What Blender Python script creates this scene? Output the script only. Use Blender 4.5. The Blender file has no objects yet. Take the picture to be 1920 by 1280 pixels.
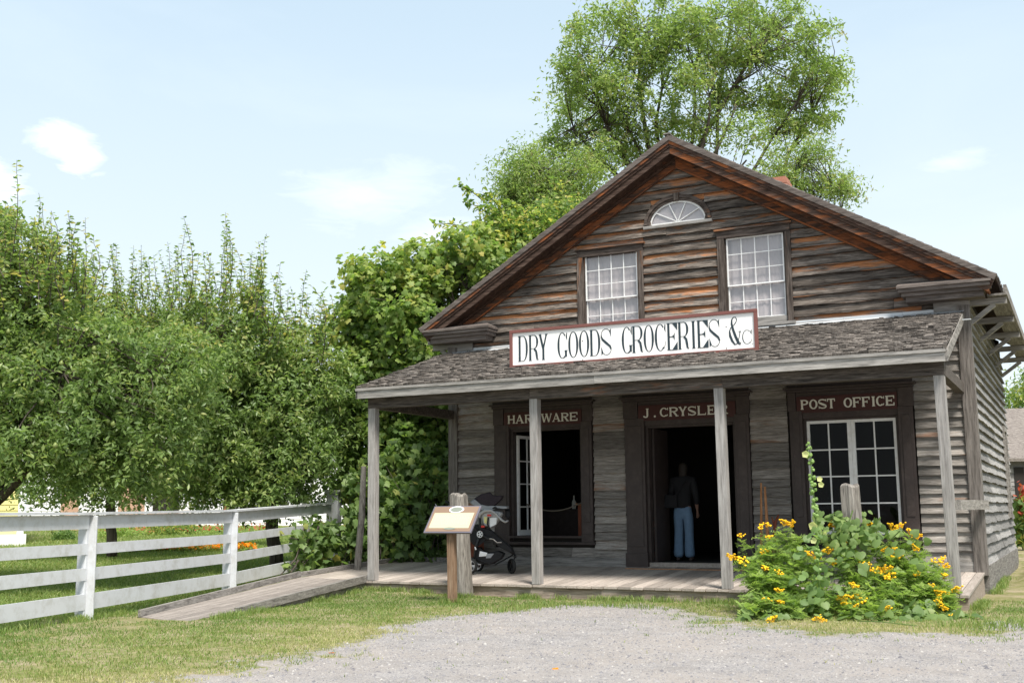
import bpy, math, random
import numpy as np
from mathutils import Vector, Matrix
random.seed(7); RNG = np.random.default_rng(7)
sc = bpy.context.scene; COL = sc.collection
R = math.radians; PI = math.pi
# ---------------------------------------------------------------- camera (fitted to the photograph)
CF, YAW, PITCH, ROLL = 2094.3, -.46874, .15039, .008926
CAM = np.array([10.775, -16.028, 1.332])
_F = np.array([math.sin(YAW)*math.cos(PITCH), math.cos(YAW)*math.cos(PITCH), math.sin(PITCH)])
_r = np.array([math.cos(YAW), -math.sin(YAW), 0.0]); _u = np.cross(_r, _F)
CR = math.cos(ROLL)*_r - math.sin(ROLL)*_u; CU = math.sin(ROLL)*_r + math.cos(ROLL)*_u
def ray(x, y): return _F + CR*(x-960)/CF - CU*(y-640)/CF
def on(x, y, ax, v):                       # photo pixel -> point on an axis plane of the place
    d = ray(x, y); return CAM + (v-CAM[ax])/d[ax]*d
def dep(x, y, z): return CAM + ray(x, y)*z # photo pixel -> point at a real distance
def gh(x, y):                              # height of the ground, rising gently behind the store
    d = -.452*(np.asarray(x)-CAM[0]) + .892*(np.asarray(y)-CAM[1])
    t = np.clip(d-18, 0, None); return .032*t/np.sqrt(1+(t/38)**2)
# ---------------------------------------------------------------- object helpers
def tag(o, label=None, cat=None, group=None, kind=None):
    if label: o['label'] = label
    if cat: o['category'] = cat
    if group: o['group'] = group
    if kind: o['kind'] = kind
    return o
def thing(name, label, cat, loc, group=None):
    o = bpy.data.objects.new(name, None); COL.objects.link(o); o.location = loc
    o.empty_display_size = .1
    return tag(o, label, cat, group)
def origin(o):
    v = Vector((0, 0, 0))
    while o is not None: v += o.location; o = o.parent
    return v
def mesh_obj(name, V, Fa, mat, parent=None, rnd=None, smooth=False, base=None, faces_n=None, uvv=None):
    """V (n,3) in place coordinates; Fa either (m,k) array or list of lists"""
    V = np.asarray(V, dtype=np.float32)
    off = origin(parent) if parent is not None else (Vector(base) if base is not None else Vector((0, 0, 0)))
    V = V - np.array(off, dtype=np.float32)
    me = bpy.data.meshes.new(name)
    if isinstance(Fa, np.ndarray):
        m, k = Fa.shape
        me.vertices.add(len(V)); me.vertices.foreach_set('co', V.ravel())
        me.loops.add(m*k); me.loops.foreach_set('vertex_index', Fa.ravel().astype(np.int32))
        me.polygons.add(m)
        me.polygons.foreach_set('loop_start', np.arange(0, m*k, k, dtype=np.int32))
        me.polygons.foreach_set('loop_total', np.full(m, k, dtype=np.int32))
        me.update(calc_edges=True)
    else:
        me.from_pydata(V.tolist(), [], Fa); me.update()
    if rnd is not None:
        a = me.attributes.new('rnd', 'FLOAT', 'FACE'); a.data.foreach_set('value', np.asarray(rnd, dtype=np.float32))
    if smooth: me.polygons.foreach_set('use_smooth', np.ones(len(me.polygons), dtype=bool))
    if mat is not None: me.materials.append(mat)
    o = bpy.data.objects.new(name, me); COL.objects.link(o)
    if parent is not None: o.parent = parent
    elif base is not None: o.location = off
    return o
class MB:
    def __init__(s): s.V = []; s.F = []; s.R = []
    def add(s, vs, fs, r=None):
        n = len(s.V); s.V += [tuple(v) for v in vs]; s.F += [[i+n for i in f] for f in fs]
        if r is None: r = random.random()
        s.R += [r]*len(fs); return s
    def box(s, x0, x1, y0, y1, z0, z1, r=None):
        vs = [(x, y, z) for x in (x0, x1) for y in (y0, y1) for z in (z0, z1)]
        return s.add(vs, [(0,1,3,2),(4,6,7,5),(0,4,5,1),(2,3,7,6),(0,2,6,4),(1,5,7,3)], r)
    def beam(s, a, b, w, h, up=(0,0,1), r=None, w2=None, h2=None):
        a = Vector(a); b = Vector(b); d = (b-a).normalized(); u = Vector(up)
        sd = d.cross(u).normalized(); u = sd.cross(d).normalized()
        w2 = w if w2 is None else w2; h2 = h if h2 is None else h2
        vs = []
        for p, ww, hh in ((a, w, h), (b, w2, h2)):
            for i, j in ((-1,-1),(1,-1),(1,1),(-1,1)): vs.append(p+sd*ww/2*i+u*hh/2*j)
        return s.add(vs, [(0,1,2,3),(7,6,5,4),(0,4,5,1),(1,5,6,2),(2,6,7,3),(3,7,4,0)], r)
    def tube(s, pts, rad, n=8, r=None, caps=True):
        pts = [Vector(p) for p in pts]
        if not hasattr(rad, '__len__'): rad = [rad]*len(pts)
        if r is None: r = random.random()
        vs = []; prev = None
        for i, p in enumerate(pts):
            d = (pts[min(i+1, len(pts)-1)]-pts[max(i-1, 0)]).normalized()
            if prev is None:
                prev = d.orthogonal().normalized()
            prev = (prev-d*prev.dot(d)).normalized(); q = d.cross(prev)
            for k in range(n):
                a = 2*PI*k/n; vs.append(p+(prev*math.cos(a)+q*math.sin(a))*rad[i])
        fs = [(i*n+k, i*n+(k+1) % n, (i+1)*n+(k+1) % n, (i+1)*n+k) for i in range(len(pts)-1) for k in range(n)]
        if caps: fs += [tuple(range(n))[::-1], tuple((len(pts)-1)*n+k for k in range(n))]
        return s.add(vs, fs, r)
    def lathe(s, c, prof, n=24, axis=(0,0,1), r=None, caps=True):
        ax = Vector(axis).normalized(); p = ax.orthogonal().normalized(); q = ax.cross(p); c = Vector(c); vs = []
        for rr, h in prof:
            for k in range(n):
                a = 2*PI*k/n; vs.append(c+ax*h+(p*math.cos(a)+q*math.sin(a))*rr)
        fs = [(i*n+k, i*n+(k+1) % n, (i+1)*n+(k+1) % n, (i+1)*n+k) for i in range(len(prof)-1) for k in range(n)]
        if caps: fs += [tuple(range(n))[::-1], tuple((len(prof)-1)*n+k for k in range(n))]
        return s.add(vs, fs, r)
    def prism(s, poly, d, r=None):            # poly of 3D points, extruded by vector d
        n = len(poly); d = Vector(d); a = [Vector(p) for p in poly]
        return s.add(a+[p+d for p in a], [tuple(range(n)), tuple(range(n, 2*n))[::-1]]+[(i, i+n, (i+1) % n+n, (i+1) % n) for i in range(n)], r)
    def build(s, name, mat, parent=None, smooth=False, base=None, bevel=0, fixn=False):
        o = mesh_obj(name, s.V, s.F, mat, parent, s.R, smooth, base)
        if fixn or bevel:
            import bmesh
            bm = bmesh.new(); bm.from_mesh(o.data); bmesh.ops.recalc_face_normals(bm, faces=bm.faces); bm.to_mesh(o.data); bm.free()
        if bevel:
            m = o.modifiers.new('bevel', 'BEVEL'); m.width = bevel; m.segments = 2; m.limit_method = 'ANGLE'
        return o
# ---------------------------------------------------------------- materials
def newmat(name):
    m = bpy.data.materials.new(name); m.use_nodes = True; nt = m.node_tree; nt.nodes.clear()
    out = nt.nodes.new('ShaderNodeOutputMaterial'); return m, nt, out
def N(nt, t, **k):
    n = nt.nodes.new('ShaderNode'+t)
    for a, b in k.items():
        if a.startswith('i_'): n.inputs[a[2:].replace('_', ' ')].default_value = b
        else: setattr(n, a, b)
    return n
def ramp(nt, fac, stops, interp='LINEAR'):
    n = nt.nodes.new('ShaderNodeValToRGB'); cr = n.color_ramp; cr.interpolation = interp
    while len(cr.elements) < len(stops): cr.elements.new(.5)
    for e, (p, c) in zip(cr.elements, stops):
        e.position = p; e.color = (*c, 1) if hasattr(c, '__len__') else (c, c, c, 1)
    nt.links.new(fac, n.inputs['Fac']); return n.outputs['Color']
def mix(nt, fac, a, b, mode='MIX'):
    n = nt.nodes.new('ShaderNodeMix'); n.data_type = 'RGBA'; n.blend_type = mode
    for sk, v in ((n.inputs[0], fac), (n.inputs[6], a), (n.inputs[7], b)):
        if hasattr(v, 'links'): nt.links.new(v, sk)
        elif hasattr(v, '__len__'): sk.default_value = (*v, 1)[:4]
        else: sk.default_value = v
    return n.outputs[2]
def math_(nt, op, a, b=0.0, c=None):
    n = nt.nodes.new('ShaderNodeMath'); n.operation = op
    for i, v in enumerate((a, b) if c is None else (a, b, c)):
        if hasattr(v, 'links'): nt.links.new(v, n.inputs[i])
        else: n.inputs[i].default_value = v
    return n.outputs[0]
def coords(nt, scale=(1,1,1), useattr=True, jitter=37.0):
    tc = N(nt, 'TexCoord'); at = N(nt, 'Attribute', attribute_name='rnd')
    mp = N(nt, 'Mapping'); mp.inputs['Scale'].default_value = scale
    if useattr:
        va = N(nt, 'VectorMath', operation='MULTIPLY_ADD')
        cx = N(nt, 'CombineXYZ')
        for k in range(3): nt.links.new(at.outputs['Fac'], cx.inputs[k])
        nt.links.new(cx.outputs[0], va.inputs[0]); va.inputs[1].default_value = (jitter, jitter*.7, jitter*1.3)
        nt.links.new(tc.outputs['Object'], va.inputs[2]); nt.links.new(va.outputs[0], mp.inputs['Vector'])
    else: nt.links.new(tc.outputs['Object'], mp.inputs['Vector'])
    return mp.outputs[0], at.outputs['Fac'], tc.outputs['Object']
def noise(nt, vec, scale=1, detail=6, rough=.6, dist=0):
    n = N(nt, 'TexNoise'); n.inputs['Scale'].default_value = scale; n.inputs['Detail'].default_value = detail
    n.inputs['Roughness'].default_value = rough; n.inputs['Distortion'].default_value = dist
    nt.links.new(vec, n.inputs['Vector']); return n.outputs['Fac']
def bump(nt, h, strength=.3, dist=.01):
    b = N(nt, 'Bump'); b.inputs['Strength'].default_value = strength; b.inputs['Distance'].default_value = dist
    nt.links.new(h, b.inputs['Height']); return b.outputs[0]
def bsdf(nt, out, col, rough=.8, nrm=None, spec=.3, metal=0):
    p = N(nt, 'BsdfPrincipled')
    for sk, v in ((p.inputs['Base Color'], col), (p.inputs['Roughness'], rough)):
        if hasattr(v, 'links'): nt.links.new(v, sk)
        elif hasattr(v, '__len__'): sk.default_value = (*v, 1)[:4]
        else: sk.default_value = v
    p.inputs['Specular IOR Level'].default_value = spec; p.inputs['Metallic'].default_value = metal
    if nrm is not None: nt.links.new(nrm, p.inputs['Normal'])
    nt.links.new(p.outputs[0], out.inputs['Surface']); return p
def wood(name, axis, dark, mid, light, warm=None, warmth=0, grain=1.0, bs=.5, boardvar=.35, fc=.5, rough=.85, warmlow=None, lap=None):
    """weathered timber; grain runs along axis; 'warm' is the unweathered colour showing in streaks"""
    m, nt, out = newmat(name)
    s = [26*grain]*3; s['xyz'.index(axis)] = 2.0*grain
    v, r, ob = coords(nt, s)
    g = noise(nt, v, 1, 9, .68, .6)
    s2 = [90*grain]*3; s2['xyz'.index(axis)] = 4.5*grain
    v2, _, _ = coords(nt, s2)
    g2 = noise(nt, v2, 1, 5, .6, .3)
    col = ramp(nt, g, [(.28, dark), (.5, mid), (.72, light)])
    fine = ramp(nt, g2, [(.32, 1-fc), (.44, 1-fc*.15), (.6, 1.0), (.75, 1+fc*.3)])
    col = mix(nt, 1, col, fine, 'MULTIPLY')
    if warm is not None:
        s3 = [5.0 if lap is None else 9.0]*3; s3['xyz'.index(axis)] = .7 if lap is None else 1.5
        v3, _, _ = coords(nt, s3)
        w = noise(nt, v3, 1, 5, .65, .5)
        w = math_(nt, 'ADD', w, math_(nt, 'MULTIPLY', math_(nt, 'SUBTRACT', r, .5), .28))
        if warmlow is not None:               # the weather has reached the lower boards most
            sep = N(nt, 'SeparateXYZ'); nt.links.new(ob, sep.inputs[0])
            zz = math_(nt, 'MULTIPLY', math_(nt, 'SUBTRACT', sep.outputs[2], warmlow[0]), warmlow[1])
            w = math_(nt, 'ADD', w, math_(nt, 'MAXIMUM', math_(nt, 'MINIMUM', zz, .06), -.12))
        if lap is not None:                   # colour survives where the board above laps over, the lower edge is darker
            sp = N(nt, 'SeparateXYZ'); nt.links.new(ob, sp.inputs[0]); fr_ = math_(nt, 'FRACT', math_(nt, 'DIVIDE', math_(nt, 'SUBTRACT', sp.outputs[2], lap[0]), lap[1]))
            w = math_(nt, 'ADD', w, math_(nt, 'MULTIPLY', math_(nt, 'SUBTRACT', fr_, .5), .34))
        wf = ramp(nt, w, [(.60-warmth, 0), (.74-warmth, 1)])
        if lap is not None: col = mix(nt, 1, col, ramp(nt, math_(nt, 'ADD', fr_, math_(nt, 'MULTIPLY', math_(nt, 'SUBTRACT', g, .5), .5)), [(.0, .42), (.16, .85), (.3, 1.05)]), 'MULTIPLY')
        wc = mix(nt, g, tuple(c*.35 for c in warm), tuple(min(1, c*1.5) for c in warm))
        col = mix(nt, wf, col, wc)
        col = mix(nt, 1, col, fine, 'MULTIPLY')
    val = math_(nt, 'ADD', 1-boardvar/2, math_(nt, 'MULTIPLY', r, boardvar))
    col = mix(nt, 1, col, val, 'MULTIPLY')
    h = math_(nt, 'ADD', math_(nt, 'MULTIPLY', g, .6), math_(nt, 'MULTIPLY', g2, .4))
    bsdf(nt, out, col, rough, bump(nt, h, bs, .012), .2); return m
def paint(name, col, rough=.5, var=.12, dirt=None, scale=3, bs=.08, spec=.4, metal=0):
    m, nt, out = newmat(name); v, r, ob = coords(nt, (scale,)*3)
    n = noise(nt, v, 1, 6, .6); c = mix(nt, n, tuple(x*(1-var) for x in col), tuple(min(1, x*(1+var)) for x in col))
    if dirt:
        n2 = noise(nt, v, 2.3, 8, .75); c = mix(nt, ramp(nt, n2, [(.47, 0), (.72, .75)]), c, dirt)
    bsdf(nt, out, c, rough, bump(nt, noise(nt, v, 12, 4), bs, .01), spec, metal); return m
def leafmat(name, cols, trans=.45, rough=.5, back=1.25):
    m, nt, out = newmat(name); at = N(nt, 'Attribute', attribute_name='rnd')
    c = ramp(nt, at.outputs['Fac'], [(i/(len(cols)-1), k) for i, k in enumerate(cols)])
    p = N(nt, 'BsdfPrincipled'); nt.links.new(c, p.inputs['Base Color']); p.inputs['Roughness'].default_value = rough
    p.inputs['Specular IOR Level'].default_value = .35
    t = N(nt, 'BsdfTranslucent')
    tcol = mix(nt, 1, c, (1.35*back, 1.45*back, .85*back), 'MULTIPLY'); nt.links.new(tcol, t.inputs['Color'])
    ms = N(nt, 'MixShader'); ms.inputs[0].default_value = trans
    nt.links.new(p.outputs[0], ms.inputs[1]); nt.links.new(t.outputs[0], ms.inputs[2]); nt.links.new(ms.outputs[0], out.inputs['Surface'])
    return m
def glassmat(name, refl=.05, tint=(.9,.95,.95)):
    m, nt, out = newmat(name)
    t = N(nt, 'BsdfTransparent'); t.inputs[0].default_value = (*tint, 1)
    g = N(nt, 'BsdfGlossy'); g.inputs['Roughness'].default_value = .03; g.inputs['Color'].default_value = (1,1,1,1)
    v, r, ob = coords(nt, (3,3,3)); nt.links.new(bump(nt, noise(nt, v, 1, 2), .12, .02), g.inputs['Normal'])
    ms = N(nt, 'MixShader'); ms.inputs[0].default_value = refl
    nt.links.new(t.outputs[0], ms.inputs[1]); nt.links.new(g.outputs[0], ms.inputs[2]); nt.links.new(ms.outputs[0], out.inputs['Surface'])
    return m
GR = ((.035,.032,.03), (.135,.125,.115), (.27,.255,.24))
M = {}
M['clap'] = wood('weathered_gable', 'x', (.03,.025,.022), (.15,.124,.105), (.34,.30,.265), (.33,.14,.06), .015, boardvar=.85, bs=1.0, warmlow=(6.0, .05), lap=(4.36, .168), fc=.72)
M['claplow'] = wood('weathered_low', 'x', (.11,.10,.09), (.25,.228,.208), (.38,.355,.33), (.20,.11,.07), -.05, boardvar=.8, bs=.9, fc=.4, grain=1.5)
M['clapside'] = wood('weathered_side', 'y', (.125,.12,.117), (.235,.227,.222), (.34,.33,.325), None, boardvar=.7, bs=.9, fc=.4, grain=1.5)
M['trim_z'] = wood('trim_upright', 'z', (.02,.016,.014), (.085,.068,.058), (.21,.175,.155), (.32,.13,.05), .03, bs=.7)
M['trim_x'] = wood('trim_level', 'x', (.02,.016,.014), (.085,.066,.057), (.21,.175,.155), (.32,.13,.05), .02, bs=.7)
M['rake'] = wood('rake_boards', 'x', (.022,.014,.011), (.075,.045,.034), (.17,.12,.095), (.30,.10,.035), .05, bs=.5)
M['frieze'] = wood('frieze_boards', 'x', (.018,.011,.008), (.06,.033,.023), (.13,.08,.06), (.24,.08,.03), .07, bs=.5)
M['cornerwood'] = wood('corner_timber', 'z', (.05,.044,.04), (.14,.125,.115), (.24,.22,.205), None, bs=.6)
M['post'] = wood('grey_post', 'z', (.15,.14,.135), (.29,.275,.265), (.40,.385,.375), None, boardvar=.25, bs=.6, fc=.35)
M['postold'] = wood('old_post', 'z', (.06,.055,.05), (.22,.20,.18), (.38,.36,.33), (.25,.15,.08), -.1, grain=.9, bs=1.0)
M['infopost'] = wood('info_post', 'z', (.09,.055,.035), (.22,.14,.09), (.34,.25,.18), None, bs=.4)
M['grey_x'] = wood('grey_board', 'x', (.12,.115,.11), (.29,.275,.26), (.44,.42,.40), None, boardvar=.3)
M['trimgrey'] = wood('trim_grey', 'x', (.05,.042,.038), (.125,.105,.095), (.22,.19,.175), None, fc=.6)
M['rampwood'] = wood('ramp_boards', 'y', (.16,.14,.125), (.25,.22,.20), (.34,.30,.275), None, boardvar=.35, bs=.3, fc=.35)
M['grey_y'] = wood('grey_board_deep', 'y', (.07,.065,.06), (.22,.205,.19), (.36,.34,.32), None, boardvar=.3)
M['beam'] = wood('dark_beam', 'x', (.03,.025,.022), (.10,.085,.075), (.22,.19,.17), (.28,.12,.06), -.06)
M['floor'] = wood('porch_boards', 'y', (.25,.215,.19), (.35,.305,.27), (.43,.385,.35), None, boardvar=.45, bs=.25, fc=.3)
M['skirt'] = wood('skirt_board', 'x', (.13,.10,.08), (.28,.23,.19), (.38,.33,.29), None, boardvar=.2)
M['shingle'] = wood('roof_shingle', 'y', (.04,.034,.03), (.14,.122,.108), (.30,.27,.245), None, boardvar=.95, bs=.5)
M['shingleside'] = wood('main_shingle', 'x', (.06,.05,.045), (.20,.175,.16), (.33,.30,.27), None, boardvar=.6, bs=.5)
M['browntrim'] = paint('brown_paint', (.045,.033,.03), .6, .25, (.08,.06,.055), bs=.15)
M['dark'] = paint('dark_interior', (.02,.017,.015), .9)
M['signred'] = paint('sign_board_red', (.055,.016,.014), .6, .2)
M['signred2'] = paint('sign_frame_red', (.17,.065,.055), .5, .15)
M['white'] = paint('white_paint', (.78,.78,.78), .45, .04, (.55,.53,.48), bs=.05)
M['signwhite'] = paint('sign_white', (.84,.83,.82), .45, .02, scale=1)
M['ink'] = paint('sign_ink', (.02,.035,.045), .5, .1)
M['cream'] = paint('cream_letters', (.70,.69,.62), .6, .1)
M['fence'] = paint('fence_white', (.56,.575,.61), .5, .05, (.36,.355,.33), scale=2, bs=.1)
M['lead'] = paint('lead_flashing', (.5,.52,.54), .45, .1, metal=.2)
M['black'] = paint('black_fabric', (.012,.012,.014), .85, .3, bs=.3, scale=20)
M['plum'] = paint('plum_fabric', (.025,.018,.024), .9, .3, bs=.3, scale=20)
M['blackplastic'] = paint('black_plastic', (.012,.012,.013), .35)
M['grey'] = paint('grey_fabric', (.25,.26,.28), .8, .15, bs=.2, scale=20)
M['greyplastic'] = paint('grey_plastic', (.36,.36,.36), .45)
M['red'] = paint('red_plastic', (.55,.03,.02), .4)
M['silver'] = paint('silver', (.6,.6,.62), .3, metal=.8)
M['paper'] = paint('white_paper', (.75,.76,.78), .6)
M['yellowlabel'] = paint('yellow_label', (.62,.58,.25), .6)
M['rubber'] = paint('rubber', (.018,.018,.018), .7)
M['keg'] = wood('keg_staves', 'z', (.07,.022,.014), (.19,.06,.035), (.30,.11,.06), None)
M['toolwood'] = wood('tool_handle', 'z', (.20,.085,.035), (.40,.19,.09), (.52,.28,.14), None, boardvar=.2)
M['iron'] = paint('iron', (.05,.045,.045), .5, metal=.6)
M['panelrim'] = paint('panel_rim', (.13,.12,.15), .4)
M['panelbrown'] = paint('panel_brown', (.24,.16,.11), .45, .15)
M['panelcream'] = paint('panel_cream', (.52,.465,.32), .45, .03)
M['brick'] = paint('old_brick', (.36,.16,.11), .9, .3, bs=.5, scale=9)
M['curtain'] = paint('curtain', (.44,.36,.37), .9, .2, scale=4)
M['glass'] = glassmat('window_glass', .008)
M['glassup'] = glassmat('old_glass', .10)
M['denim'] = paint('denim', (.13,.21,.32), .9, .25, bs=.3, scale=14)
M['shirt'] = paint('grey_shirt', (.012,.012,.014), .9, .2, scale=8)
M['skin'] = paint('skin', (.28,.16,.12), .6, .08)
M['hair'] = paint('dark_hair', (.02,.014,.01), .7, .3, scale=30)
M['bark'] = wood('bark', 'z', (.03,.025,.02), (.085,.07,.058), (.16,.14,.12), None, grain=.5, bs=1)
M['stem'] = paint('green_stem', (.10,.16,.04), .7)
M['yellowwall'] = paint('yellow_siding', (.66,.60,.25), .6, .06)
M['housewhite'] = paint('house_white', (.70,.71,.72), .6, .04)
M['tan'] = paint('tan_door', (.42,.27,.19), .7, .1)
M['pearleaf'] = leafmat('pear_leaves', [(0.0893,0.144,0.0503), (0.134,0.204,0.0671), (0.179,0.26,0.0836), (0.267,0.32,0.112), (0.492,0.386,0.154)], .42, .38)
M['ashleaf'] = leafmat('ash_leaves', [(0.132,0.197,0.0575), (0.172,0.247,0.0731), (0.219,0.296,0.094), (0.278,0.346,0.13), (0.345,0.271,0.182)], .5)
M['mapleleaf'] = leafmat('maple_leaves', [(0.0772,0.138,0.0411), (0.123,0.202,0.0549), (0.186,0.27,0.0686), (0.278,0.332,0.0915), (0.463,0.401,0.114)], .45)
M['vineleaf'] = leafmat('vine_leaves', [(0.0785,0.138,0.0468), (0.11,0.18,0.0562), (0.149,0.226,0.078), (0.204,0.287,0.0936), (0.471,0.394,0.125)], .42)
M['tansyleaf'] = leafmat('tansy_leaves', [(0.149,0.232,0.0646), (0.205,0.293,0.0828), (0.26,0.361,0.101), (0.354,0.431,0.129)], .45)
M['paleleaf'] = leafmat('pale_leaves', [(0.102,0.178,0.056), (0.145,0.23,0.072), (0.187,0.281,0.096)], .4)
M['bud'] = leafmat('buds', [(.22,.34,.10), (.30,.42,.15)], .35)
M['tansyflower'] = paint('tansy_yellow', (.90,.50,.01), .8, .15, bs=.3, scale=40)
M['holly'] = leafmat('hollyhock_petals', [(.66,.66,.30), (.72,.74,.38)], .4)
M['pearfruit'] = paint('pear_skin', (.17,.21,.06), .5, .2, scale=20)
M['redflower'] = leafmat('red_petals', [(.30,.05,.03), (.42,.07,.04), (.40,.12,.06)], .3)
M['orangeflower'] = leafmat('orange_petals', [(.7,.16,.01), (.8,.28,.01), (.85,.4,.02)], .3)
M['grassblade'] = leafmat('grass_blades', [(0.1,0.173,0.0385), (0.14,0.216,0.0495), (0.2,0.259,0.0715), (0.31,0.313,0.132), (0.44,0.4,0.22)], .35)
M['lawnblade'] = leafmat('lawn_blades', [(0.118,0.192,0.044), (0.159,0.234,0.0616), (0.212,0.277,0.0792), (0.291,0.319,0.123)], .35)
M['pebble'] = paint('pebbles', (.36,.35,.36), .9, .5, scale=30)
# ---------------------------------------------------------------- light and sky
w = bpy.data.worlds.new('World'); sc.world = w; w.use_nodes = True; nt = w.node_tree; nt.nodes.clear()
SUN_EL, SUN_AZ = R(58), R(132)             # azimuth measured from +y towards +x
wo = N(nt, 'OutputWorld'); bg = N(nt, 'Background'); bg.inputs['Strength'].default_value = .15
sky = N(nt, 'TexSky', sky_type='NISHITA', sun_disc=False); sky.sun_elevation = SUN_EL; sky.sun_rotation = SUN_AZ
sky.air_density = 1.0; sky.dust_density = 2.2; sky.ozone_density = 1.2
tc = N(nt, 'TexCoord'); sep = N(nt, 'SeparateXYZ'); nt.links.new(tc.outputs['Generated'], sep.inputs[0])
# thin cirrus veil plus a few soft clouds, all as real sky radiance by direction
mp = N(nt, 'Mapping'); mp.inputs['Scale'].default_value = (2.2, 2.2, 7.5); nt.links.new(tc.outputs['Generated'], mp.inputs['Vector'])
n1 = noise(nt, mp.outputs[0], 1.0, 7, .55, .5)
def blob(px, py, rad, sx=1.0):
    d = ray(px, py); d = d/np.linalg.norm(d)
    nz = noise(nt, mp.outputs[0], 8, 8, .66, .6)
    va = N(nt, 'VectorMath', operation='SUBTRACT'); nt.links.new(tc.outputs['Generated'], va.inputs[0]); va.inputs[1].default_value = tuple(d)
    vs = N(nt, 'VectorMath', operation='MULTIPLY'); nt.links.new(va.outputs[0], vs.inputs[0]); vs.inputs[1].default_value = (1/sx, 1/sx, 1)
    ln = N(nt, 'VectorMath', operation='LENGTH'); nt.links.new(vs.outputs[0], ln.inputs[0])
    q = math_(nt, 'ADD', math_(nt, 'DIVIDE', ln.outputs['Value'], rad), math_(nt, 'MULTIPLY', math_(nt, 'SUBTRACT', nz, .5), 2.2))
    return ramp(nt, q, [(.0, 1), (.5, .55), (1.15, 0)])
cl = math_(nt, 'MULTIPLY', ramp(nt, n1, [(.5, 0), (.8, .12)]), 1)
for a in ((115, 262, .020, 1.5, .8), (150, 300, .015, 1.3, .9), (670, 370, .030, 2.2, .30), (740, 350, .024, 2.4, .25), (1790, 302, .010, 3.0, .28), (830, 440, .02, 2.2, .3), (-30, 330, .022, 1.5, .8)):
    cl = math_(nt, 'MAXIMUM', cl, math_(nt, 'MULTIPLY', blob(*a[:4]), a[4]))
hz = ramp(nt, sep.outputs[2], [(.0, .98), (.12, .96), (.35, .9), (.6, .7), (1, .5)])
skc = mix(nt, 1, sky.outputs[0], (1.25, 1.22, 1.0), 'MULTIPLY')
skc = mix(nt, hz, skc, mix(nt, ramp(nt, sep.outputs[2], [(.02, 0), (.42, 1)]), (4.2, 4.6, 4.85), (3.0, 3.7, 4.3)))
skc = mix(nt, cl, skc, (6.2, 6.4, 6.5))
nt.links.new(skc, bg.inputs['Color']); nt.links.new(bg.outputs[0], wo.inputs['Surface'])
ld = bpy.data.lights.new('sun', 'SUN'); ld.energy = 4.2; ld.angle = R(14); ld.color = (1, .95, .87)
lo = bpy.data.objects.new('sun', ld); COL.objects.link(lo)
sd = Vector((math.sin(SUN_AZ)*math.cos(SUN_EL), math.cos(SUN_AZ)*math.cos(SUN_EL), math.sin(SUN_EL)))
lo.rotation_euler = sd.to_track_quat('Z', 'Y').to_euler(); lo.location = (20, -10, 25)
cd = bpy.data.cameras.new('camera'); co = bpy.data.objects.new('camera', cd); COL.objects.link(co); sc.camera = co
cd.sensor_width = 36; cd.lens = CF/1920*36; cd.clip_end = 3000; cd.clip_start = .1
mt = Matrix(((CR[0], CU[0], -_F[0], CAM[0]), (CR[1], CU[1], -_F[1], CAM[1]), (CR[2], CU[2], -_F[2], CAM[2]), (0, 0, 0, 1)))
co.matrix_world = mt
sc.view_settings.view_transform = 'Standard'; sc.view_settings.look = 'None'; sc.view_settings.exposure = .66; sc.view_settings.gamma = 1
sc.render.resolution_x = 1024; sc.render.resolution_y = 682
# ---------------------------------------------------------------- ground
BND = [(-60,-60),(-8,-30),(.5,-14),(2.88,-9.9),(4.09,-9.09),(4.0,-7.2),(3.7,-5.49),(3.35,-4.2),(3.43,-3.26),(3.5,-2.1),(3.96,-1.12),(5,-1.0),(6.23,-1.35),(6.9,-2.4),(7.57,-3.33),(8.6,-3.25),(9.47,-2.86),(9.94,-1.9),(11.5,-1.5),(16,-1.8),(60,-4)]
def side_gravel(x, y):                     # signed metres, positive on the gravel
    x = np.asarray(x, float); y = np.asarray(y, float); best = np.full(x.shape, 1e9); sgn = np.ones(x.shape)
    for (a, b), (c, d) in zip(BND[:-1], BND[1:]):
        ex, ey = c-a, d-b; L = ex*ex+ey*ey; t = np.clip(((x-a)*ex+(y-b)*ey)/L, 0, 1)
        dx, dy = x-(a+t*ex), y-(b+t*ey); ds = np.hypot(dx, dy); cr = ex*(y-b)-ey*(x-a)
        m = ds < best-1e-9; best = np.where(m, ds, best); sgn = np.where(m, np.where(cr < 0, 1.0, -1.0), sgn)
    return best*sgn
def vnoise(x, y, s, seed=0):               # smooth value noise
    g = np.random.default_rng(seed).random((64, 64)); x = np.asarray(x)/s; y = np.asarray(y)/s
    xi = np.floor(x).astype(int); yi = np.floor(y).astype(int); fx = x-xi; fy = y-yi
    fx = fx*fx*(3-2*fx); fy = fy*fy*(3-2*fy)
    a = g[xi % 64, yi % 64]; b = g[(xi+1) % 64, yi % 64]; c = g[xi % 64, (yi+1) % 64]; d = g[(xi+1) % 64, (yi+1) % 64]
    return (a*(1-fx)+b*fx)*(1-fy)+(c*(1-fx)+d*fx)*fy
def gmask(x, y):
    return side_gravel(x, y) + (vnoise(x, y, .9, 1)-.5)*.9 + (vnoise(x, y, .28, 2)-.5)*.5
def axis(lo, hi, step, far):
    c = list(np.arange(lo, hi, step)); s = step; v = hi
    out = []
    while v < far: out.append(v); s *= 1.25; v += s
    s = step; v = lo; l = []
    while v > -far: s *= 1.25; v -= s; l.append(v)
    return np.array(l[::-1]+c+out)
gx = axis(-6, 13, .1, 900); gy = axis(-13, 4, .1, 900)
X, Y = np.meshgrid(gx, gy, indexing='ij')
bumpz = (vnoise(X, Y, .7, 3)-.5)*.02+(vnoise(X, Y, 2.5, 4)-.5)*.03
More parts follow.
